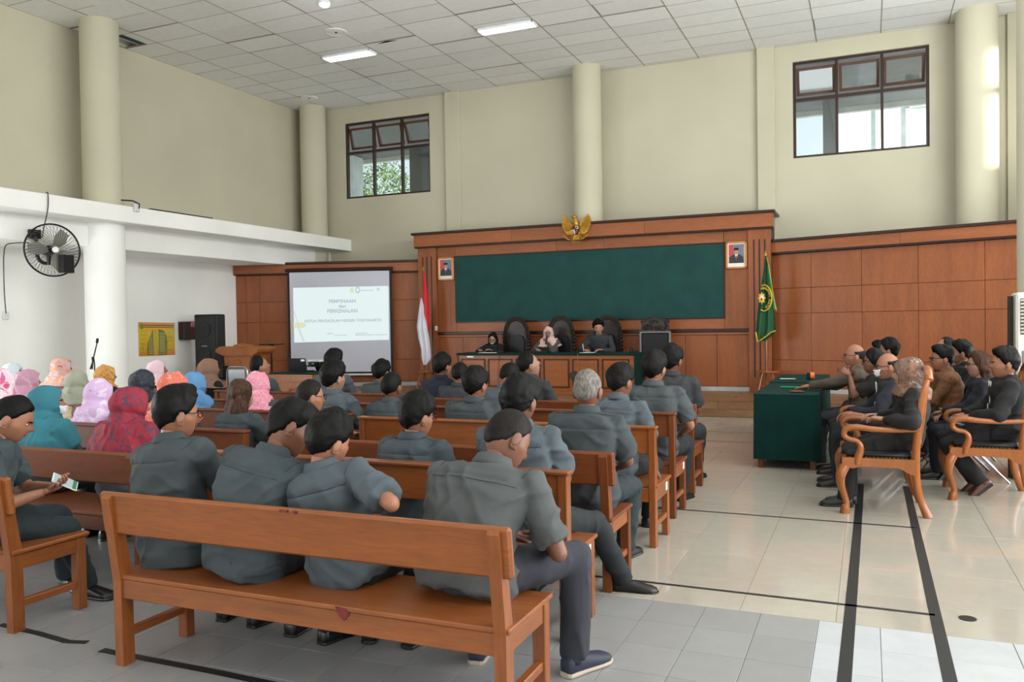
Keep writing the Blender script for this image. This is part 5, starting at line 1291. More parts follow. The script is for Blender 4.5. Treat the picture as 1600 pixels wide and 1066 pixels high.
H = {
 'teal': cloth('scarf_teal', (44, 112, 126), .8, .06, 200),
 'red': pattern('scarf_red', (138, 24, 46), [((80, 44, 66), .46), ((160, 30, 52), .38)], 16),
 'lilac': pattern('scarf_lilac', (204, 172, 210), [((222, 206, 226), .44), ((176, 110, 150), .32)], 12),
 'navyf': pattern('scarf_navy_floral', (38, 44, 56), [((84, 74, 66), .40), ((24, 26, 34), .45), ((140, 112, 92), .33)], 20),
 'ltpink': cloth('scarf_light_pink', (222, 190, 200), .8),
 'coral': pattern('scarf_coral', (204, 104, 84), [((222, 150, 130), .42), ((176, 78, 62), .38)], 16),
 'blue': cloth('scarf_blue', (84, 132, 176), .8),
 'brown': cloth('scarf_brown', (128, 96, 78), .85),
 'gold': pattern('scarf_golden', (196, 142, 70), [((150, 100, 48), .44), ((220, 176, 110), .38)], 22),
 'sage': cloth('scarf_sage', (150, 152, 136), .85),
 'peach': pattern('scarf_peach', (226, 160, 134), [((206, 178, 184), .48), ((196, 104, 96), .36)], 8),
 'mauve': pattern('scarf_mauve', (190, 142, 164), [((206, 166, 184), .42)], 10),
 'pinkwh': pattern('scarf_pink_white', (228, 200, 212), [((206, 90, 130), .44), ((240, 230, 236), .4)], 10),
 'icy': cloth('scarf_pale_blue', (204, 216, 226), .8),
 'dots': pattern('scarf_pink_dots', (212, 134, 154), [((236, 220, 224), .42)], 26, kind='dots'),
 'cream': cloth('scarf_cream_pink', (210, 180, 170), .8),
 'earth': pattern('scarf_earth_print', (104, 78, 66), [((150, 138, 134), .40), ((136, 90, 58), .42), ((66, 50, 46), .38)], 11),
}
SHOE = plain('black_shoe', (20, 19, 19), .35); SHOEN = plain('navy_shoe', (34, 38, 56), .6); SOLE = plain('pale_sole', (176, 160, 144), .7); SHOEB = plain('brown_shoe', (84, 48, 34), .3)
EYE = plain('eye_dark', (28, 20, 18), .2); EYEW = plain('eye_white', (210, 204, 198), .3); LIP = plain('lips', (150, 84, 78), .45); MASKW = plain('face_mask_white', (222, 226, 228), .8); MASKG = plain('face_mask_green', (150, 196, 190), .8)
NP = 0
SEAMS = {}; SEAMC = (38, 42, 44)
def person(px, py, Y, label, yaw=0, lf=6, ls=0, seat=.455, head=(0, 0, 0), size=1.0, build=1.0, shirt='uni_a', sleeve='short', trousers='tr_dark', hair='short', hcol='black', skin=0,
           scarf=None, cape=.0, hands=None, elbows=None, feet=None, shoe=None, sole=None, face=False, glasses=False, mask=None, near=False, slouch=.5, twist=0, collar=True, epaulette=False, legs=True, Lmax=.58, detail=1, curl=(.5, .5), scarf_side=0, hairlong=0, untuck=True, lanyard=None):
    """one seated person: continuous skin body (trunk, limbs, head with face, hands with five fingers) + clothing, hair and footwear as its parts"""
    global NP; NP += 1; seed = NP*17
    S = size; W_ = atY(px, py, Y); yw = R(yaw); Rz = Matrix.Rotation(yw, 3, 'Z'); Ri = Rz.transposed()
    lf, ls = R(lf), R(ls); u = Vector((math.tan(ls), math.tan(lf), 1)).normalized()
    pel = Vector((0, 0, seat+.10*S)); hy, hp, hr = [R(a) for a in head]
    HM = Matrix.Rotation(hy, 3, 'Z') @ Matrix.Rotation(-hr, 3, 'Y') @ Matrix.Rotation(hp, 3, 'X')     # pitch >0 looks up
    nk = (u+HM @ Vector((0, .06, 1))*1.0).normalized()
    hoff = nk*(.040*S)+HM @ Vector((0, .016, .088*S))
    L = (W_.z-pel.z-hoff.z)/u.z; L = max(.42, min(Lmax, L))
    c7 = pel+u*L; hc = c7+hoff
    root = Vector((W_.x, W_.y, 0))-Rz @ Vector((hc.x, hc.y, 0)); root.z = W_.z-hc.z
    if abs(root.z) > .001: print('  z-shift', label[:40], round(root.z, 3))
    dz = root.z; root.z = 0
    # a remaining mismatch goes into the trunk: the sitter stays on the seat
    def loc(w): return Ri @ (Vector(w)-root)
    # spine frames
    def sp(t): p = pel+u*(L*t); return p-Vector((0, 1, 0))*(.055*slouch*math.sin(PI*min(max(t, 0), 1)))*S
    def fr(t):
        up = u; a = R(twist)*min(1, max(0, t)); xr = Matrix.Rotation(a, 3, 'Z') @ Vector((1, 0, 0)); xr = (xr-up*xr.dot(up)).normalized(); return xr, up.cross(xr)
    B = build; k = S
    def ring(t, w, d, ex=2.5, off=0.0):
        xr, yf = fr(t); return (sp(t)+yf*off, xr, yf, w*k, d*k, ex)
    prof = [(-.22, .155*B, .115, 2.5, .01), (-.10, .178*B, .128, 2.6, .005), (.08, .172*B, .125, 2.5, 0), (.30, .155*B, .112*B, 2.4, 0), (.52, .162*B, .114, 2.4, 0), (.72, .182*B, .120, 2.6, 0), (.86, .190*B, .112, 2.5, 0), (.935, .162*B, .092, 2.3, 0), (.985, .090, .068, 2.0, 0), (1.04, .058, .056, 2.0, .008)]
    def torso(m_, g, t0=-.22, t1=1.04):
        m_.loft([(c, x, y, w+g, d+g, ex) for (c, x, y, w, d, ex) in [ring(t, w, d, ex, o_) for t, w, d, ex, o_ in prof if t0-.001 <= t <= t1+.001]], 22)
    xr, yf = fr(.86); sh = {s: sp(.865)+xr*(s*.176*B*k)+Vector((0, 0, 0)) for s in (-1, 1)}
    hands = hands or {}; elbows = elbows or {}; feet = feet or {}
    l1, l2 = .285*k, .245*k; EL = {}; WR = {}
    for s in (-1, 1):
        h = hands.get(s, (s*.10, .34, seat+.19*k)); h = Vector(h)
        if hands.get(('w', s)) is not None: h = loc(hands[('w', s)])
        pole = elbows.get(s, (s*.9, -.6, -.5)); EL[s], WR[s] = ik(sh[s], h, l1, l2, pole)
        if ('E', s) in elbows: EL[s] = loc(elbows[('E', s)]); WR[s] = EL[s]+(Vector(h)-EL[s]).normalized()*l2
    KN = {}; AN = {}; hip = {s: pel+Vector((s*.092*k, .02, -.015)) for s in (-1, 1)}
    for s in (-1, 1):
        f_ = feet.get(s); a = Vector((s*.12, .43*k, .085)) if f_ is None else (loc(f_[0]) if f_[0] == 'w' else Vector(f_))
        if f_ is not None and len(f_) == 4: a = loc(f_[:3]); 
        KN[s], AN[s] = ik(hip[s], a, .43*k, .41*k, (s*.15, .35, 1))
    # ---------------- skin body
    body = MB(); torso(body, -.012); neck0 = sp(.97); 
    body.tube([neck0, c7+nk*.03*k, hc+HM @ Vector((0, -.015, -.055))], [.056*k, .052*k, .050*k], 12)
    for s in (-1, 1):
        body.tube([sh[s]-(sh[s]-sp(.8))*.3, sh[s], sh[s].lerp(EL[s], .5), EL[s]], [.05*k, .050*k, .044*k, .037*k], 10)
        body.ell(EL[s], (.038*k,)*3, 10, 6)
        body.tube([EL[s], EL[s].lerp(WR[s], .35), WR[s]], [.038*k, .037*k, .024*k], 10)
        body.tube([hip[s], hip[s].lerp(KN[s], .5), KN[s]], [.082*k, .07*k, .052*k], 10); body.ell(KN[s], (.055*k,)*3, 10, 6)
        body.tube([KN[s], KN[s].lerp(AN[s], .35), AN[s]], [.052*k, .05*k, .032*k], 10)
    jobs = [(body, .013 if near else .019, 2)]
    # ---------------- shirt
    sm = MB(); long_ = sleeve == 'long'; g = .010 if not long_ else .014
    torso(sm, g, -.10 if not untuck else -.22, .985)
    for s in (-1, 1):
        e = EL[s]; d = (e-sh[s])
        if long_:
            sm.tube([sp(.82).lerp(sh[s], .55), sh[s], sh[s].lerp(e, .5), e], [.07*k, .068*k, .060*k, .052*k], 12); sm.ell(e, (.054*k,)*3, 10, 6); sm.tube([e, e.lerp(WR[s], .5), e.lerp(WR[s], .93)], [.052*k, .045*k, .036*k], 12)
        else: sm.tube([sp(.82).lerp(sh[s], .55), sh[s], sh[s].lerp(e, .45), sh[s].lerp(e, .82)], [.07*k, .068*k, .066*k, .066*k], 14)
    jobs.append((sm, .0105 if near else .016, 3 if near else 2))
    if legs:
        tmm = MB(); tmm.ell(pel+Vector((0, .0, -.005)), (.185*k*B, .135*k, .105*k), 16, 10)
        for s in (-1, 1):
            tmm.tube([hip[s]-Vector((0, .03, 0)), hip[s].lerp(KN[s], .5), KN[s]], [.100*k, .088*k, .070*k], 14); tmm.ell(KN[s], (.072*k,)*3, 12, 8)
            ext = AN[s]+(AN[s]-KN[s]).normalized()*.015; tmm.tube([KN[s], KN[s].lerp(AN[s], .4), ext], [.070*k, .068*k, .060*k], 14)
        jobs.append((tmm, .012 if near else .019, 3))
    HT = Matrix.Translation(hc) @ HM.to_4x4() @ Matrix.Scale(S*1.11, 4)
    if scarf:
        d = HD.copy(); P = headpt(d.copy()); x, y, z = d[:, 0], d[:, 1], d[:, 2]
        fo = np.sqrt((x/.60)**2+((z+.12)/.70)**2); op = np.where(y > 0, 1-smooth01(fo, .88, 1.04), 0)
        r_ = np.linalg.norm(P, axis=1)[:, None]; t = .009+.010*smooth01(-y, -.2, .8)+.010*np.exp(-((fo-1.12)/.13)**2)*(y > 0)
        Q = P+P/r_*(t*(1-op)-.030*op)[:, None]; Q[:, 1] -= .014*smooth01(-y, .1, .9)*(z > -.4)
        hood = MB(); hood.add(tm(Q, HT), HF)
        # wrap from chin down over neck and shoulders
        xr, yf = fr(1.0); hx = HM @ Vector((1, 0, 0)); hyv = HM @ Vector((0, 1, 0)); lo = hc+HM @ Vector((0, -.020, -.070))*S; low2 = hc+HM @ Vector((0, -.005, -.125))*S
        rings = [(hc+HM @ Vector((0, -.038, -.005))*S, hx, hyv, .066*k, .058*k, 2.0), (lo+HM @ Vector((0, -.014, 0)), hx, hyv, .106*k, .112*k, 2.2), (low2+HM @ Vector((0, -.022, 0)), hx, hyv, .124*k, .126*k, 2.2), (c7+u*.015-yf*.022, xr, yf, .164*k, .142*k, 2.1), (sp(.93)-yf*.014, xr, yf, .200*k*B, .148*k, 2.2), (sp(.84), xr, yf, .222*k*B, .154*k, 2.4)]
        if cape > 0:
            for q in (.35, .7, 1.0): rings.append((sp(.84-cape*q), xr, yf, (.236+.035*q)*k*B, (.166+.028*q)*k, 2.4))
        hood.loft(rings, 24)
        if cape > .1:
            for s in (-1, 1): hood.tube([sp(.84).lerp(sh[s], .6), sh[s], sh[s].lerp(EL[s], .55*min(1, cape*2.4))], [.102*k, .102*k, .096*k], 12)
        jobs.append((hood, .0105, 3))
    if hairlong:
        hm = MB(); hv, hf = hairmesh('long', seed); hm.add(tm(hv, HT), hf)
        back = HM @ Vector((0, -1, 0)); hx = HM @ Vector((1, 0, 0)); d0 = hc+HM @ Vector((0, -.03, 0)); R_ = [(d0, hx, -back, .092, .075, 2.2)]
        for q in np.linspace(.2, 1, 6):
            p = d0+Vector((0, 0, -hairlong*q))+back*(.035*math.sin(q*PI*.6))*1.0+u*0; wv = .108*(1-.12*q)+.006*math.sin(q*14); R_.append((p, hx, -back, wv, .076*(1-.28*q), 2.2))
        hm.loft(R_, 18); jobs.append((hm, .0095, 2))
    res = remesh_all(jobs)
    me = res[0]
    # join head, ears and hands to the body surface
    n = len(me.polygons); lp = np.empty(len(me.loops), np.int32); me.loops.foreach_get('vertex_index', lp); bf = lp.reshape(-1, 4).tolist(); bv = getco(me)
    parts = [(bv, bf), (tm(HEADP, HT), GF)]
    if not scarf and not hairlong: hm_ = MB(); ears(hm_); parts.append((tm(np.array([tuple(v) for v in hm_.V]), HT), hm_.F))
    for s in (-1, 1):
        fd = (WR[s]-EL[s]).normalized(); nr = Vector(hands.get(('n', s), (s*.15, 0, 1))); nr = (nr-fd*nr.dot(fd)).normalized(); fdir = hands.get(('d', s)); 
        if fdir is not None: fd = Vector(fdir).normalized(); nr = (nr-fd*nr.dot(fd)).normalized()
        xx = fd.cross(nr); HMx = Matrix((xx, fd, nr)).transposed().to_4x4(); HMx.translation = WR[s]; hd = hand(-s, curl[0 if s < 0 else 1]); parts.append((tm(np.array([tuple(v) for v in hd.V]), HMx @ Matrix.Scale(k, 4)), hd.F))
    bm_ = combine('person', parts); bpy.data.meshes.remove(me)
    bo = link('person', bm_, SKINS[skin], None, True); bo.location = root; bo.rotation_euler = (0, 0, yw); tag(bo, label, 'person')
    idx = 1; ms_ = res[idx]; ms_.materials.clear(); folds(ms_, .024 if near else .018, seed, 'shirt', 1.15)
    if near and not scarf:       # yoke seam pressed across the upper back
        c = getco(ms_); nn = getno(ms_); uu = np.array(u); tt = ((c-np.array(pel)) @ uu)/L; xr, yf = fr(.8); bk = ((c-np.array(sp(.8))) @ np.array(yf)) < -.02; lat = np.abs((c-np.array(sp(.8))) @ np.array(xr)) < .17
        gr = np.exp(-((tt-.80)/.014)**2)*bk*lat; rg = np.exp(-((tt-.765)/.02)**2)*bk*lat; c += nn*(-.006*gr+.004*rg)[:, None]; setco(ms_, c)
    so = link('shirt', ms_, C[shirt] if isinstance(shirt, str) else shirt, bo, True); ms_.name = 'shirt'
    idx = 2
    if legs:
        m2 = res[idx]; idx += 1; m2.materials.clear(); folds(m2, .018, seed+5, 'leg'); link('trousers', m2, C[trousers], bo, True)
    if scarf:
        m3 = res[idx]; idx += 1; m3.materials.clear(); folds(m3, .020, seed+9, 'drape'); link('headscarf', m3, H[scarf], bo, True)
    if hairlong:
        m4 = res[idx]; idx += 1; m4.materials.clear(); c = getco(m4); nn = getno(m4); st = (vnoise(c*np.array([60, 60, 7]), seed)-.5)*.010*smooth01(c[:, 2]*0+1, 0, 1)+(vnoise(c*np.array([22, 22, 14]), seed+2)-.5)*.014; setco(m4, c+nn*st[:, None])
        link('hair', m4, HAIR[hcol], bo, True)
    elif not scarf and hair:
        hv, hf = hairmesh(hair, seed); m5 = bpy.data.meshes.new('hair'); m5.from_pydata(tm(hv, HT).tolist(), [], hf); m5.update(); link('hair', m5, HAIR[hcol], bo, True)
    # collar
    if collar and not scarf:
        xr, yf = fr(1.0); cu = (u*.6+nk*.4).normalized(); cm = MB()
        cc = sp(.955)+yf*.004
        prof2 = [(.070, .045, .0), (.079, .042, .006), (.092, .010, .0), (.097, -.012, .0), (.088, -.010, .0), (.070, .012, .0)]
        Vv = []; Fv = []; nn = 26
        for i in range(nn):
            a = 2*PI*i/nn+PI/2+.10; a = PI/2+.16+(2*PI-.32)*i/(nn-1); fk = max(0, math.sin(a))
            for r2, h2, _ in prof2: Vv.append(cc+xr*math.cos(a)*r2*k*1.0+yf*math.sin(a)*r2*k*.96+cu*((h2+.018-.05*fk)*k))
        q_ = len(prof2)
        for i in range(nn-1):
            for j in range(q_): Fv.append((i*q_+j, i*q_+(j+1) % q_, (i+1)*q_+(j+1) % q_, (i+1)*q_+j))
        Fv += [tuple(range(q_)), tuple((nn-1)*q_+j for j in range(q_))[::-1]]
        cm.add(Vv, Fv); cm.build('collar', so.data.materials[0], so, True)
    if epaulette:
        bvh = BVHTree.FromPolygons([tuple(v) for v in getco(ms_)], [tuple(p_.vertices) for p_ in ms_.polygons]); xr, yf = fr(.9)
        for s in (-1, 1):
            V = []; ok = True; N = 7
            for i in range(N):
                p = sp(.9)+xr*(s*(.085+.095*B*i/(N-1))*k)
                for w in (-.022, .022):
                    h = bvh.ray_cast(p+yf*w*(1-.3*(i == 0))+u*.2, -u)
                    if h[0] is None: ok = False; break
                    V.append(h[0]+u*.005)
                if not ok: break
            if ok:
                V2 = V+[v-u*.008 for v in V]; F = [(2*i, 2*i+1, 2*i+3, 2*i+2) for i in range(N-1)]+[(2*i+1, 2*N+2*i+1, 2*N+2*i+3, 2*i+3) for i in range(N-1)]+[(2*i, 2*i+2, 2*N+2*i+2, 2*N+2*i) for i in range(N-1)]+[(0, 2*N, 2*N+1, 1), (2*N-2, 2*N-1, 4*N-1, 4*N-2)]
                MB().add(V2, F).build('epaulette', so.data.materials[0], so)
    if near and not scarf and detail:
        bv2 = BVHTree.FromPolygons([tuple(v) for v in getco(ms_)], [tuple(p_.vertices) for p_ in ms_.polygons]); base_ = so.data.materials[0]; sk = SEAMS.setdefault(base_.name, None)
        if sk is None: sk = SEAMS[base_.name] = plain('seam_'+base_.name, SEAMC, .9)
        if not hairlong:
            xr, yf = fr(.8); pts = []
            for i in range(15):
                o_ = sp(.80)+xr*((-.165+.33*i/14)*B*k)-yf*.35; h = bv2.ray_cast(o_, yf)
                if h[0] is not None: pts.append(h[0]-yf*.0008)
            if len(pts) > 5: MB().tube(pts, .0016, 4).build('yoke_seam', sk, so)
        for s in (-1, 1):
            xr, yf = fr(.85); ax_ = (xr*s*.85-u*.40).normalized(); c0 = sh[s]-xr*s*.022*k-u*.012; e1 = yf; e2 = ax_.cross(e1).normalized(); pts = []
            for i in range(21):
                a_ = 2*PI*i/20; dd = e1*math.cos(a_)+e2*math.sin(a_)
                if (dd.dot(u) < -.35): 
                    continue
                h = bv2.ray_cast(c0+dd*.2, -dd, .2)
                if h[0] is not None: pts.append((math.atan2(dd.dot(e2) if e2.dot(u) > 0 else -dd.dot(e2), dd.dot(e1)), h[0]+dd*.0008))
            pts.sort(key=lambda q: q[0])
            if len(pts) > 6: MB().tube([p_[1] for p_ in pts[:-1] if True], .0015, 4).build('sleeve_seam', sk, so)
    # shoes
    for s in (-1, 1):
        a = AN[s]; sd = Vector((KN[s].x-hip[s].x, KN[s].y-hip[s].y, 0)); fw = feet.get(('d', s)); sd = Ri @ Vector(fw) if fw is not None else sd; sd = sd.normalized(); sx_ = Vector((sd.y, -sd.x, 0)); U = Vector((0, 0, 1)); ph = feet.get(('p', s), 0)
        if ph: rt_ = Matrix.Rotation(R(ph), 3, sx_); sd = rt_ @ sd; U = rt_ @ U
        g0 = a-U*.085*k
        rr = [(-.065, .022, .030, .035), (-.055, .036, .040, .040), (-.02, .038, .045, .048), (.03, .038, .045, .040), (.08, .044, .034, .034), (.13, .049, .028, .028), (.17, .046, .024, .024), (.195, .030, .018, .020), (.203, .012, .010, .016)]
        shm = MB().loft([(g0+sd*(y_*k)+U*(zc_*k), sx_, U, w*k, h*k, 2.8) for y_, w, h, zc_ in rr], 14)
        shm.tube([g0+U*.05*k+sd*-.018*k, g0+U*.10*k+sd*-.012*k], [.042*k, .040*k], 12)
        sho = shm.build('shoe', shoe or SHOE, bo, True)
        MB().loft([(g0+sd*(y_*k*1.03)+U*(.010*k), sx_, U, w*k*1.06, .011*k, 4) for y_, w, h, zc_ in rr], 14).build('sole', sole or SHOE, sho)
    def onface(dx, dy, dz, off=0.0):
        d = Vector((dx, dy, dz)).normalized(); p = headpt(np.array([d[:]]))[0]; return HT @ (Vector(p)+Vector((0, 1, 0))*off)
    if face:
        for s in (-1, 1):
            p = onface(s*.34, .93, .06, .001); MB().ell(p, (.014*k, .006*k, .0065*k), 10, 6, HM).build('eye', EYEW, bo, True); MB().ell(p+HM @ Vector((0, .004, 0)), (.006, .004, .006), 8, 6, HM).build('iris', EYE, bo, True)
            MB().tube([onface(s*.18, .95, .20, .003), onface(s*.34, .92, .255, .003), onface(s*.5, .84, .20, .002)], [.0035, .004, .002], 6).build('eyebrow', HAIR['black'], bo)
        if not mask: MB().loft([(onface(x_, .85, -.47-abs(x_)*.1, .003), HM @ Vector((0, 1, 0)), HM @ Vector((0, 0, 1)), .004, r_, 2) for x_, r_ in ((-.26, .001), (-.15, .005), (0, .007), (.15, .005), (.26, .001))], 8).build('lips', LIP, bo, True)
    if glasses:
        gm = MB()
        for s in (-1, 1):
            c = HT @ Vector((s*.034, .098, .006)); gm.tube([c+HM @ Vector((.024*math.cos(2*PI*i/16), -abs(math.cos(2*PI*i/16))*0, .018*math.sin(2*PI*i/16)))*S for i in range(17)], .0026, 5)
            gm.tube([HT @ Vector((s*.058, .096, .010)), HT @ Vector((s*.076, .070, .012)), HT @ Vector((s*.080, -.005, .012)), HT @ Vector((s*.079, -.03, -.006))], .0026, 5)
        gm.tube([HT @ Vector((-.012, .099, .010)), HT @ Vector((0, .103, .013)), HT @ Vector((.012, .099, .010))], .0024, 5); gm.build('glasses', M['black'], bo)
    if mask:
        d = []; nu, nv = 14, 10
        chin = mask == 'chin'
        for j in range(nv):
            for i in range(nu):
                x_ = (-.78+1.56*i/(nu-1)); z_ = (-.16-.74*j/(nv-1)) if not chin else (-.62-.5*j/(nv-1)); d.append(Vector((x_*(1-.25*j/(nv-1)), .8, z_)).normalized()[:])
        P = headpt(np.array(d)); bulge = np.array([math.sin(PI*(i+.5)/nu)*math.sin(PI*(j+.5)/nv) for j in range(nv) for i in range(nu)]); P[:, 1] += .006+.014*bulge; P += np.array(d)*.004
        Vv = tm(P, HT).tolist(); Fv = [(j*nu+i, j*nu+i+1, (j+1)*nu+i+1, (j+1)*nu+i) for j in range(nv-1) for i in range(nu-1)]
        m6 = MB().add(Vv, Fv)
        for s in (-1, 1):
            for jj in (0, nv-1): 
                p = Vector(Vv[jj*nu+(0 if s < 0 else nu-1)]); m6.tube([p, HT @ Vector((s*.083, -.028, -.012))], .0018, 4)
        o_ = m6.build('face_mask', MASKG if chin else MASKW, bo, True); sd_ = o_.modifiers.new('thick', 'SOLIDIFY'); sd_.thickness = .003
    if lanyard is not None:
        gm = MB(); xr, yf = fr(.7)
        def fp(x_, t_): xr_, yf_ = fr(t_); return sp(t_)+yf_*(.135*k)+xr_*x_
        gm.tube([fp(-.06, .92), fp(-.03, .6), fp(0, .42)], .006, 4); gm.tube([fp(.06, .92), fp(.03, .6), fp(0, .42)], .006, 4); gm.build('lanyard', lanyard, bo)
        cpt = fp(0, .36); MB().ell(cpt+yf*.01, (.028, .006, .045), 10, 6).build('name_badge', lanyard if lanyard.name.startswith('lan') else M['whitep'], bo)
    return bo, dict(root=root, Rz=Rz, hc=hc, HM=HM, HT=HT, WR=WR, EL=EL, KN=KN, AN=AN, sp=sp, fr=fr, loc=loc, hip=hip)
def wfeet(px, py, z=.085): q = atZ(px, py, 0); return (q.x, q.y, z, 1)
R1, R2_, R3, R4, R5, R6 = 3.27, 4.32, 5.18, 6.27, 7.18, 8.22
LANG = plain('lanyard_green', (24, 130, 74), .5)
# ---------------- front bench: four men
person(275, 648, R1, 'man in grey-teal shirt and glasses, side-parted black hair, left end of the nearest bench', yaw=-4, lf=4, ls=-7, head=(-18, -6, 0), shirt='uni_d', hair='thick', near=True, glasses=True, face=True, trousers='tr_dark', build=1.06, epaulette=True, size=1.03, hands={-1: (-.10, .38, .60), 1: (.12, .42, .62)})
person(452, 672, R1+.08, 'bowed man in grey-teal shirt leaning towards his neighbour, second on the nearest bench', yaw=-6, lf=16, ls=8, head=(-30, -32, 14), shirt='uni_b', hair='thick', near=True, trousers='tr_navy', build=1.08, size=1.04, slouch=1.2, skin=1)
person(513, 690, R1-.02, 'man leaning left with his bare elbow on the nearest bench back', yaw=4, lf=-3, ls=-15, head=(-22, -14, -4), shirt='uni_e', hair='short', near=True, trousers='tr_dark', size=1.0, build=1.0, elbows={('E', 1): atY(612, 788, 3.06), -1: (-.9, -.6, -.5)}, hands={('w', 1): atY(612, 788, 3.06)+Vector((-.14, .20, -.02)), 1: (.3, .3, .8), -1: (-.12, .34, .62)}, slouch=.2)
q_ = atZ(915, 1046)
person(792, 688, R1+.30, 'large man in grey shirt with bowed head and navy slip-on shoes on the nearest bench', yaw=-6, lf=26, ls=3, head=(-24, -34, 8), shirt='uni_c', hair='crew', hcol='thin', near=True, trousers='tr_navy', build=1.20, size=1.10, slouch=1.3, skin=1, shoe=SHOEN, sole=SOLE, feet={1: (q_.x-.03, q_.y-.06, .095, 1), ('d', 1): (.45, .9, 0), -1: (-.16, .35, .09)}, hands={1: (.20, .36, .66), -1: (-.02, .40, .62)}, elbows={1: (.8, -.8, -.3), -1: (-.8, -.6, -.5)})
# man with phone
ql, qr = atZ(150, 935), atZ(85, 925)
ph, pi_ = person(18, 655, R1-.05, 'man in short sleeved teal shirt sitting sideways and looking at his phone', yaw=-48, lf=10, ls=0, head=(4, -26, 0), shirt='uni_b', hair='crew', near=True, trousers='tr_teal', face=True, epaulette=True, size=1.02, skin=0,
    feet={1: (ql.x-.08, ql.y, .085, 1), -1: (qr.x, qr.y+.1, .085, 1), ('d', 1): (1, .1, 0), ('d', -1): (1, -.2, 0)}, hands={1: (.03, .31, .72), -1: (-.05, .34, .74), ('n', 1): (.6, 0, -.8), ('n', -1): (-.6, 0, -.8)}, curl=(.55, .55))
hw = pi_['root']+pi_['Rz'] @ ((pi_['WR'][1]+pi_['WR'][-1])/2)
pq_ = hw+pi_['Rz'] @ Vector((0, .09, .035))
t = empty('smartphone', (pq_.x, pq_.y, pq_.z)); t.rotation_euler = (R(-38), R(35), R(-50)); tag(t, 'white smartphone held by the man at the left edge', 'phone')
MB().box(-.037, .037, -.075, .075, -.004, .004, .003).build('body', M['whitep'], t); MB().box(-.033, .033, -.068, .068, .004, .0045).build('display', emit('phone_screen', (190, 206, 210), .7), t); MB().box(-.033, .033, .045, .068, .0045, .005).build('screen_bar', plain('phone_bar', (40, 110, 80), .4), t)
# ---------------- second row
person(74, 648, R2_+.02, 'woman in a large teal headscarf with white mask strings', yaw=-10, lf=4, head=(-28, 0, 0), scarf='teal', cape=.46, build=1.18, shirt='uni_d', sleeve='long', size=1.0, near=False, mask='white', face=True, Lmax=.50)
person(205, 655, R2_+.02, 'woman in a crimson printed headscarf on the second row bench', yaw=-4, lf=5, head=(-24, -4, 0), scarf='red', cape=.50, build=1.08, shirt='uni_b', size=1.0, face=True)
person(651, 655, R2_, 'man with neat black hair low behind the second bench, looking right', yaw=-4, lf=6, head=(-16, -6, 0), shirt='uni_b', hair='thick', trousers='tr_dark', near=True, glasses=True, face=True, epaulette=True)
qf = atZ(1010, 925)
person(812, 628, R2_, 'man with curly black hair stretching one leg into the aisle', yaw=0, lf=-2, ls=-2, head=(-6, -4, 0), shirt='uni_e', hair='curly', trousers='tr_dark', near=True, size=1.04, feet={1: (qf.x-.14, qf.y-.02, .075, 1), ('d', 1): (1, .15, 0), -1: (-.1, .40, .085)}, slouch=.3, skin=1)
# ---------------- third row
person(484, 621, R3, 'man with thinning brown hair and black framed glasses in the third row', yaw=0, lf=5, head=(-30, -4, 0), shirt='uni_b', hair='crew', hcol='thin', glasses=True, face=True, near=True, skin=0)
person(918, 611, R3, 'grey haired man in grey-teal shirt on the dark third bench', yaw=-2, lf=4, head=(0, 2, 0), shirt='uni_d', hair='crew', hcol='grey', near=True, build=1.10, size=1.04, epaulette=True, trousers='tr_teal', skin=1, slouch=.7)
person(376, 620, R3, 'woman with long wavy brown hair in a teal shirt', yaw=-4, lf=3, head=(-4, 0, 0), shirt='uni_b', hairlong=.40, hcol='brown', near=True, size=.95, build=.92, skin=2, collar=False)
person(157, 622, R3+.02, 'woman in a lilac floral headscarf beside the crimson headscarf', yaw=-6, lf=4, head=(-20, -2, 0), scarf='lilac', cape=.40, shirt='uni_d', size=.95, face=True)
person(272, 606, R3, 'woman in a coral printed headscarf hidden behind the side-parted man', yaw=-6, lf=5, head=(-14, -4, 0), scarf='coral', cape=.34, shirt='uni_b', size=.95, face=True)
person(4, 598, R3, 'woman in a pink and white headscarf cut by the left edge', yaw=-6, lf=4, head=(0, 0, 0), scarf='pinkwh', cape=.3, shirt='uni_d', size=.96)
# ---------------- fourth row
person(521, 591, R4-.05, 'upright man in blue-grey shirt with thick black hair in the fourth row', yaw=-2, lf=2, head=(-12, 2, 0), shirt='uni_e', hair='thick', near=True, epaulette=True, size=1.06, skin=2)
person(612, 608, R4, 'man with a thin crown patch and cropped sides in the fourth row', yaw=0, lf=4, head=(-2, 0, 0), shirt='uni_b', hair='crew', near=True, size=1.0, epaulette=True, skin=1)
person(743, 602, R4, 'broad man with neat dark hair and shoulder straps in the fourth row', yaw=-2, lf=4, head=(-6, 0, 0), shirt='uni_d', hair='short', near=True, size=1.05, build=1.1, epaulette=True)
person(969, 598, R4, 'man in pale grey shirt leaning forward with one hand on the bench edge', yaw=-6, lf=14, head=(-14, -10, 4), shirt='uni_e', hair='short', near=True, size=1.02, skin=1, hands={1: (.30, .12, .50), -1: (-.1, .36, .62)}, elbows={1: (.5, -.8, 0), -1: (-.9, -.6, -.5)}, trousers='tr_blk')
person(404, 602, R4, 'woman in a pink dotted headscarf behind the long haired woman', yaw=-6, lf=3, head=(-10, 2, 0), scarf='dots', cape=.08, shirt='uni_b', size=.95, face=True)
person(305, 602, R4, 'woman in a plain blue headscarf with pale patterned shoulders', yaw=-8, lf=3, head=(-16, 2, 0), scarf='blue', cape=.12, shirt='uni_b', size=.94, face=True)
person(223, 598, R4, 'woman in a navy floral headscarf', yaw=-8, lf=3, head=(-14, 2, 0), scarf='navyf', cape=.26, shirt='black', sleeve='long', size=.97, face=True)
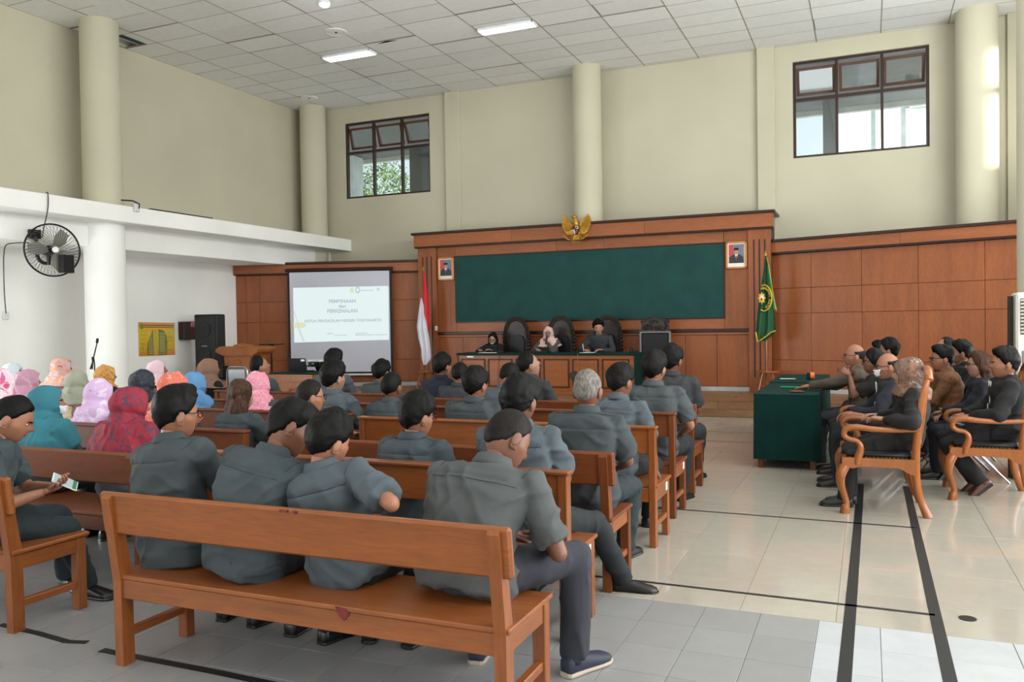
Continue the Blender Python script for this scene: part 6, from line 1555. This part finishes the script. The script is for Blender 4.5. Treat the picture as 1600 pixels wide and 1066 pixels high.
beig = pattern('beige_floral_blouse', (214, 196, 164), [((176, 130, 92), .42), ((230, 220, 200), .4)], 24)
person(122, 605, R4, 'woman in a plain sage green headscarf and beige floral blouse', yaw=-6, lf=3, head=(-10, 2, 0), scarf='sage', cape=.08, shirt=beig, sleeve='long', size=.97)
person(45, 603, R4, 'woman in a mauve pink headscarf near the left edge', yaw=-6, lf=4, head=(-10, 0, 0), scarf='mauve', cape=.3, shirt='uni_d', size=.97)
# ---------------- fifth row
person(1022, 577, R5, 'stout man in grey shirt by the aisle in the fifth row', yaw=-4, lf=5, head=(-6, 0, 0), shirt='uni_a', hair='short', near=True, size=1.08, build=1.12, epaulette=True, skin=0, trousers='tr_dark', hands={1: (.17, .32, .64), -1: (-.1, .34, .62)})
person(796, 588, R5, 'man with bowed head in pale teal shirt beside the dark suited man', yaw=-6, lf=8, head=(-20, -22, 6), shirt='uni_e', hair='crew', size=.98)
person(165, 588, R5, 'woman in a golden brown patterned headscarf', yaw=-8, lf=3, head=(-22, 0, 0), scarf='gold', cape=.1, shirt='black', sleeve='long', size=.96, face=True)
person(20, 585, R5+.05, 'woman with glasses in a pale blue headscarf turned to the right', yaw=-24, lf=2, head=(-30, 0, 0), scarf='icy', cape=.1, shirt='black', sleeve='long', size=1.0, face=True, glasses=True)
# ---------------- sixth row
person(1050, 564, R6, 'man in charcoal shirt on the bench nearest the stage, aisle end', yaw=-4, lf=4, head=(-10, 2, 0), shirt='dkgrey', hair='short', size=1.06, build=1.1, epaulette=True, skin=1)
person(826, 571, R6, 'man in dark grey jacket looking up to the right', yaw=-18, lf=2, head=(-26, 18, 0), shirt='dkgrey', hair='receding', size=1.08, sleeve='long', face=True, skin=2)
person(596, 598, R6, 'man with black hair seen behind the cropped man', yaw=-4, lf=4, head=(0, -4, 0), shirt='uni_d', hair='thick', size=1.0)
person(522, 566, R6+.1, 'man whose dark hair shows just above the upright man, front row', yaw=-4, lf=2, head=(-10, 0, 0), shirt='uni_e', hair='thick', size=1.05)
person(691, 573, R6, 'man in navy blue shirt in the front row', yaw=-6, lf=4, head=(-10, 0, 0), shirt='navy', hair='short', size=1.02, sleeve='long', skin=0)
person(719, 597, R6-.15, 'man with dark hair partly hidden left of the broad man', yaw=0, lf=8, head=(0, -6, 0), shirt='dkgrey', hair='crew', size=1.0)
person(406, 574, R6, 'man with swept black hair looking up at the screen', yaw=-14, lf=0, head=(-20, 16, 0), shirt='uni_b', hair='receding', size=1.05, epaulette=True, face=True, skin=0)
person(327, 588, R6, 'woman in a plain brown headscarf and black top', yaw=-12, lf=3, head=(-16, 4, 0), scarf='brown', cape=.06, shirt='black', sleeve='long', size=1.06, face=True)
person(246, 583, R6, 'woman in a light pink headscarf and black top near the poster', yaw=-16, lf=3, head=(-30, 6, 0), scarf='ltpink', cape=.0, shirt='black', sleeve='long', size=.98, face=True)
person(97, 590, R6+.1, 'woman in a peach and grey swirled headscarf', yaw=-10, lf=3, head=(-14, 0, 0), scarf='peach', cape=.12, shirt='uni_d', size=1.06)
# ---------------- at the judges desk (on the stage)
SS = ST+.45
def dk_hand(px, py, dy=.0): q2 = atY(px, py, 15.05+dy); return q2
def sitter(px, py, Y, label, **kw): return person(px, py, Y, label, yaw=180+kw.pop('yw', 0), seat=SS, **kw)
zt4 = DH+.025
_, i1 = sitter(770, 533, 15.55, 'woman in black blazer with a green mask under her chin writing at the desk', yw=4, lf=12, head=(10, -18, 6), hairlong=.20, hcol='black', shirt='black', sleeve='long', size=.92, build=.9, face=True, glasses=True, mask='chin', skin=2, collar=False, Lmax=.62, hands={1: (.16, .46, zt4+.02), -1: (-.10, .44, zt4+.02), ('n', 1): (0, 0, 1), ('n', -1): (0, 0, 1)}, feet={1: (.1, .42, ST+.085), -1: (-.1, .42, ST+.085)})
_, i2 = sitter(857, 521, 15.55, 'woman in cream headscarf and grey jacket speaking into a microphone', yw=2, lf=6, head=(8, 2, 0), scarf='cream', cape=.10, shirt='graysuit', sleeve='long', size=.97, build=.98, face=True, glasses=True, skin=2, Lmax=.64, hands={-1: (-.02, .20, DH+.20), 1: (.14, .40, zt4+.02), ('n', 1): (0, 0, 1)}, curl=(1.3, .5), feet={1: (.1, .42, ST+.085), -1: (-.1, .42, ST+.085)})
_, i3 = sitter(935, 512, 15.5, 'man in dark jacket bending to write at the judges desk', yw=4, lf=14, head=(14, -14, -6), hair='short', hcol='black', shirt='dkgrey', sleeve='long', size=1.05, build=1.06, face=True, skin=2, Lmax=.66, hands={1: (.20, .46, zt4+.02), -1: (-.12, .44, zt4+.02), ('n', 1): (0, 0, 1), ('n', -1): (0, 0, 1)}, curl=(.5, 1.0), feet={1: (.1, .42, ST+.085), -1: (-.1, .42, ST+.085)})
t = empty('handheld_microphone'); hw = i2['root']+i2['Rz'] @ i2['WR'][-1]; t.location = hw+Vector((.0, -.07, .0)); tag(t, 'microphone with a purple head held up to the mouth of the woman in cream headscarf', 'microphone')
hd_ = i2['root']+i2['Rz'] @ (i2['hc']+i2['HM'] @ Vector((0, .14, -.06))); dv = hd_-t.location
MB().tube([dv*-.35, dv*.8], [.013, .016], 10).build('handle', M['black'], t); MB().ell(dv, (.028, .028, .03), 12, 8).build('head', plain('purple_foam', (84, 50, 130), .8), t)
t = empty('pen'); hw = i3['root']+i3['Rz'] @ i3['WR'][1]; t.location = hw+Vector((.0, -.10, .0)); MB().tube([(0, 0, -.02), (-.03, .03, .12)], .006, 6).build('barrel', M['whitep'], t); tag(t, 'white pen in the hand of the man writing at the judges desk', 'pen')
# ---------------- right-hand group, facing the aisle
def rp(px, py, Y, label, **kw): return person(px, py, Y, label, yaw=90+kw.pop('yw', 0), **kw)
rp(1418, 593, 7.85, 'woman in brown printed headscarf and dark jacket in the nearest carved armchair', yw=2, lf=-7, seat=.52, head=(2, -4, 0), scarf='earth', cape=.0, shirt='brownj', sleeve='long', trousers='tr_char', face=True, size=1.0, skin=2, near=True, hands={1: (.20, .22, .78), -1: (-.26, .18, .80), ('n', -1): (0, 0, 1)}, feet={1: (.08, .44, .085), -1: (-.06, .48, .085)}, Lmax=.52)
rp(1388, 577, 8.8, 'bald man in navy jacket wearing a white face mask', yw=2, lf=-5, seat=.52, head=(2, -4, 0), hair='bald', hcol='thin', shirt='navyb', sleeve='long', trousers='navyb', mask='white', glasses=True, face=True, size=1.02, skin=0, near=True, hands={1: (.16, .34, .70), -1: (-.24, .32, .74), ('n', -1): (0, 0, 1)}, lanyard=M['whitep'])
rp(1366, 566, 9.5, 'dark haired woman resting raised hands near her chin', yw=4, lf=4, head=(4, 0, 0), hairlong=.24, hcol='black', shirt='brownj', sleeve='short', trousers='tr_char', glasses=True, face=True, size=1.0, skin=1, collar=False, hands={1: (.03, .28, 1.02), -1: (-.06, .30, 1.05), ('d', -1): (0, .6, .5), ('d', 1): (0, .3, .9)}, elbows={1: (.4, .2, -1), -1: (-.4, .2, -1)}, curl=(.7, .7))
rp(1336, 557, 10.2, 'balding man in taupe shirt with green lanyard reaching across the green table', yw=2, lf=6, head=(2, 0, 0), hair='bald', hcol='thin', shirt='taupe', sleeve='long', trousers='tr_navy', glasses=True, face=True, size=1.06, skin=0, lanyard=LANG, hands={1: (.18, .52, .86), -1: (-.10, .62, .86), ('n', -1): (0, 0, 1), ('n', 1): (0, 0, 1)}, curl=(.15, .3))
rp(1389, 548, 11.05, 'man with black hair hidden behind the masked man', yw=0, lf=4, head=(-10, 0, 0), hair='short', shirt='black', sleeve='long', face=True, size=1.0)
rp(1374, 551, 11.7, 'dark haired person farthest back in the first right-hand row', yw=0, lf=4, head=(10, 0, 0), hair='short', shirt='dkgrey', sleeve='long', face=True, size=1.0)
rp(1570, 569, 8.72, 'man in black jacket with a white badge in the right armchair, brown shoes', yw=0, lf=-6, seat=.52, head=(4, -2, 0), hair='short', shirt='black', sleeve='long', trousers='tr_blk', face=True, size=1.06, build=1.12, skin=0, near=True, shoe=SHOEB, lanyard=M['whitep'], hands={1: (.14, .30, .72), -1: (-.20, .28, .74), ('n', -1): (0, 0, 1)}, feet={1: (.1, .22, .12), -1: (-.06, .18, .13), ('p', -1): -40, ('p', 1): -35})
rp(1530, 571, 9.5, 'woman with long dark hair in navy blazer beside the black jacketed man', yw=0, lf=4, head=(4, 0, 0), hairlong=.22, hcol='brown', shirt='navyb', sleeve='long', trousers='navyb', glasses=True, face=True, size=1.0, skin=2, collar=False, hands={1: (.03, .36, .66), -1: (-.03, .38, .68)})
rp(1472, 561, 10.2, 'man in brown batik shirt with black hair and glasses', yw=4, lf=4, head=(6, -4, 0), hair='thick', shirt='batik', sleeve='long', glasses=True, face=True, size=1.04, skin=0, hands={1: (.08, .36, .68), -1: (-.08, .38, .68)})
rp(1501, 552, 10.95, 'man in black shirt between the batik shirt and the wall', yw=0, lf=3, head=(0, 0, 0), hair='short', shirt='black', sleeve='long', face=True, size=1.04, skin=0)
rp(1477, 546, 11.55, 'man looking up at the far end of the second right-hand row', yw=4, lf=3, head=(10, 8, 0), hair='receding', shirt='dkgrey', sleeve='long', face=True, size=1.04, skin=2)
o = MB().box(-.10, .10, -.13, .13, 0, .012, .003).build('paper_folder', plain('cream_folder', (206, 196, 150), .7)); q = atY(1488, 643, 9.85); o.location = q; o.rotation_euler = (0, R(8), R(10)); tag(o, 'cream paper folder on the lap of the man in batik shirt', 'folder')
o = MB().box(-.04, .04, -.07, .07, 0, .009, .003).build('smartphone', plain('phone_blue', (70, 110, 160), .3)); q = atY(1494, 662, 8.55); o.location = q; o.rotation_euler = (0, R(10), R(20)); tag(o, 'blue phone on the thigh of the man in black jacket', 'phone')
bpy.data.scenes.remove(TMP)
print('people', NP, 'tris', sum(len(o.data.loops)-2*len(o.data.polygons) for o in COL.objects if o.type == 'MESH'))
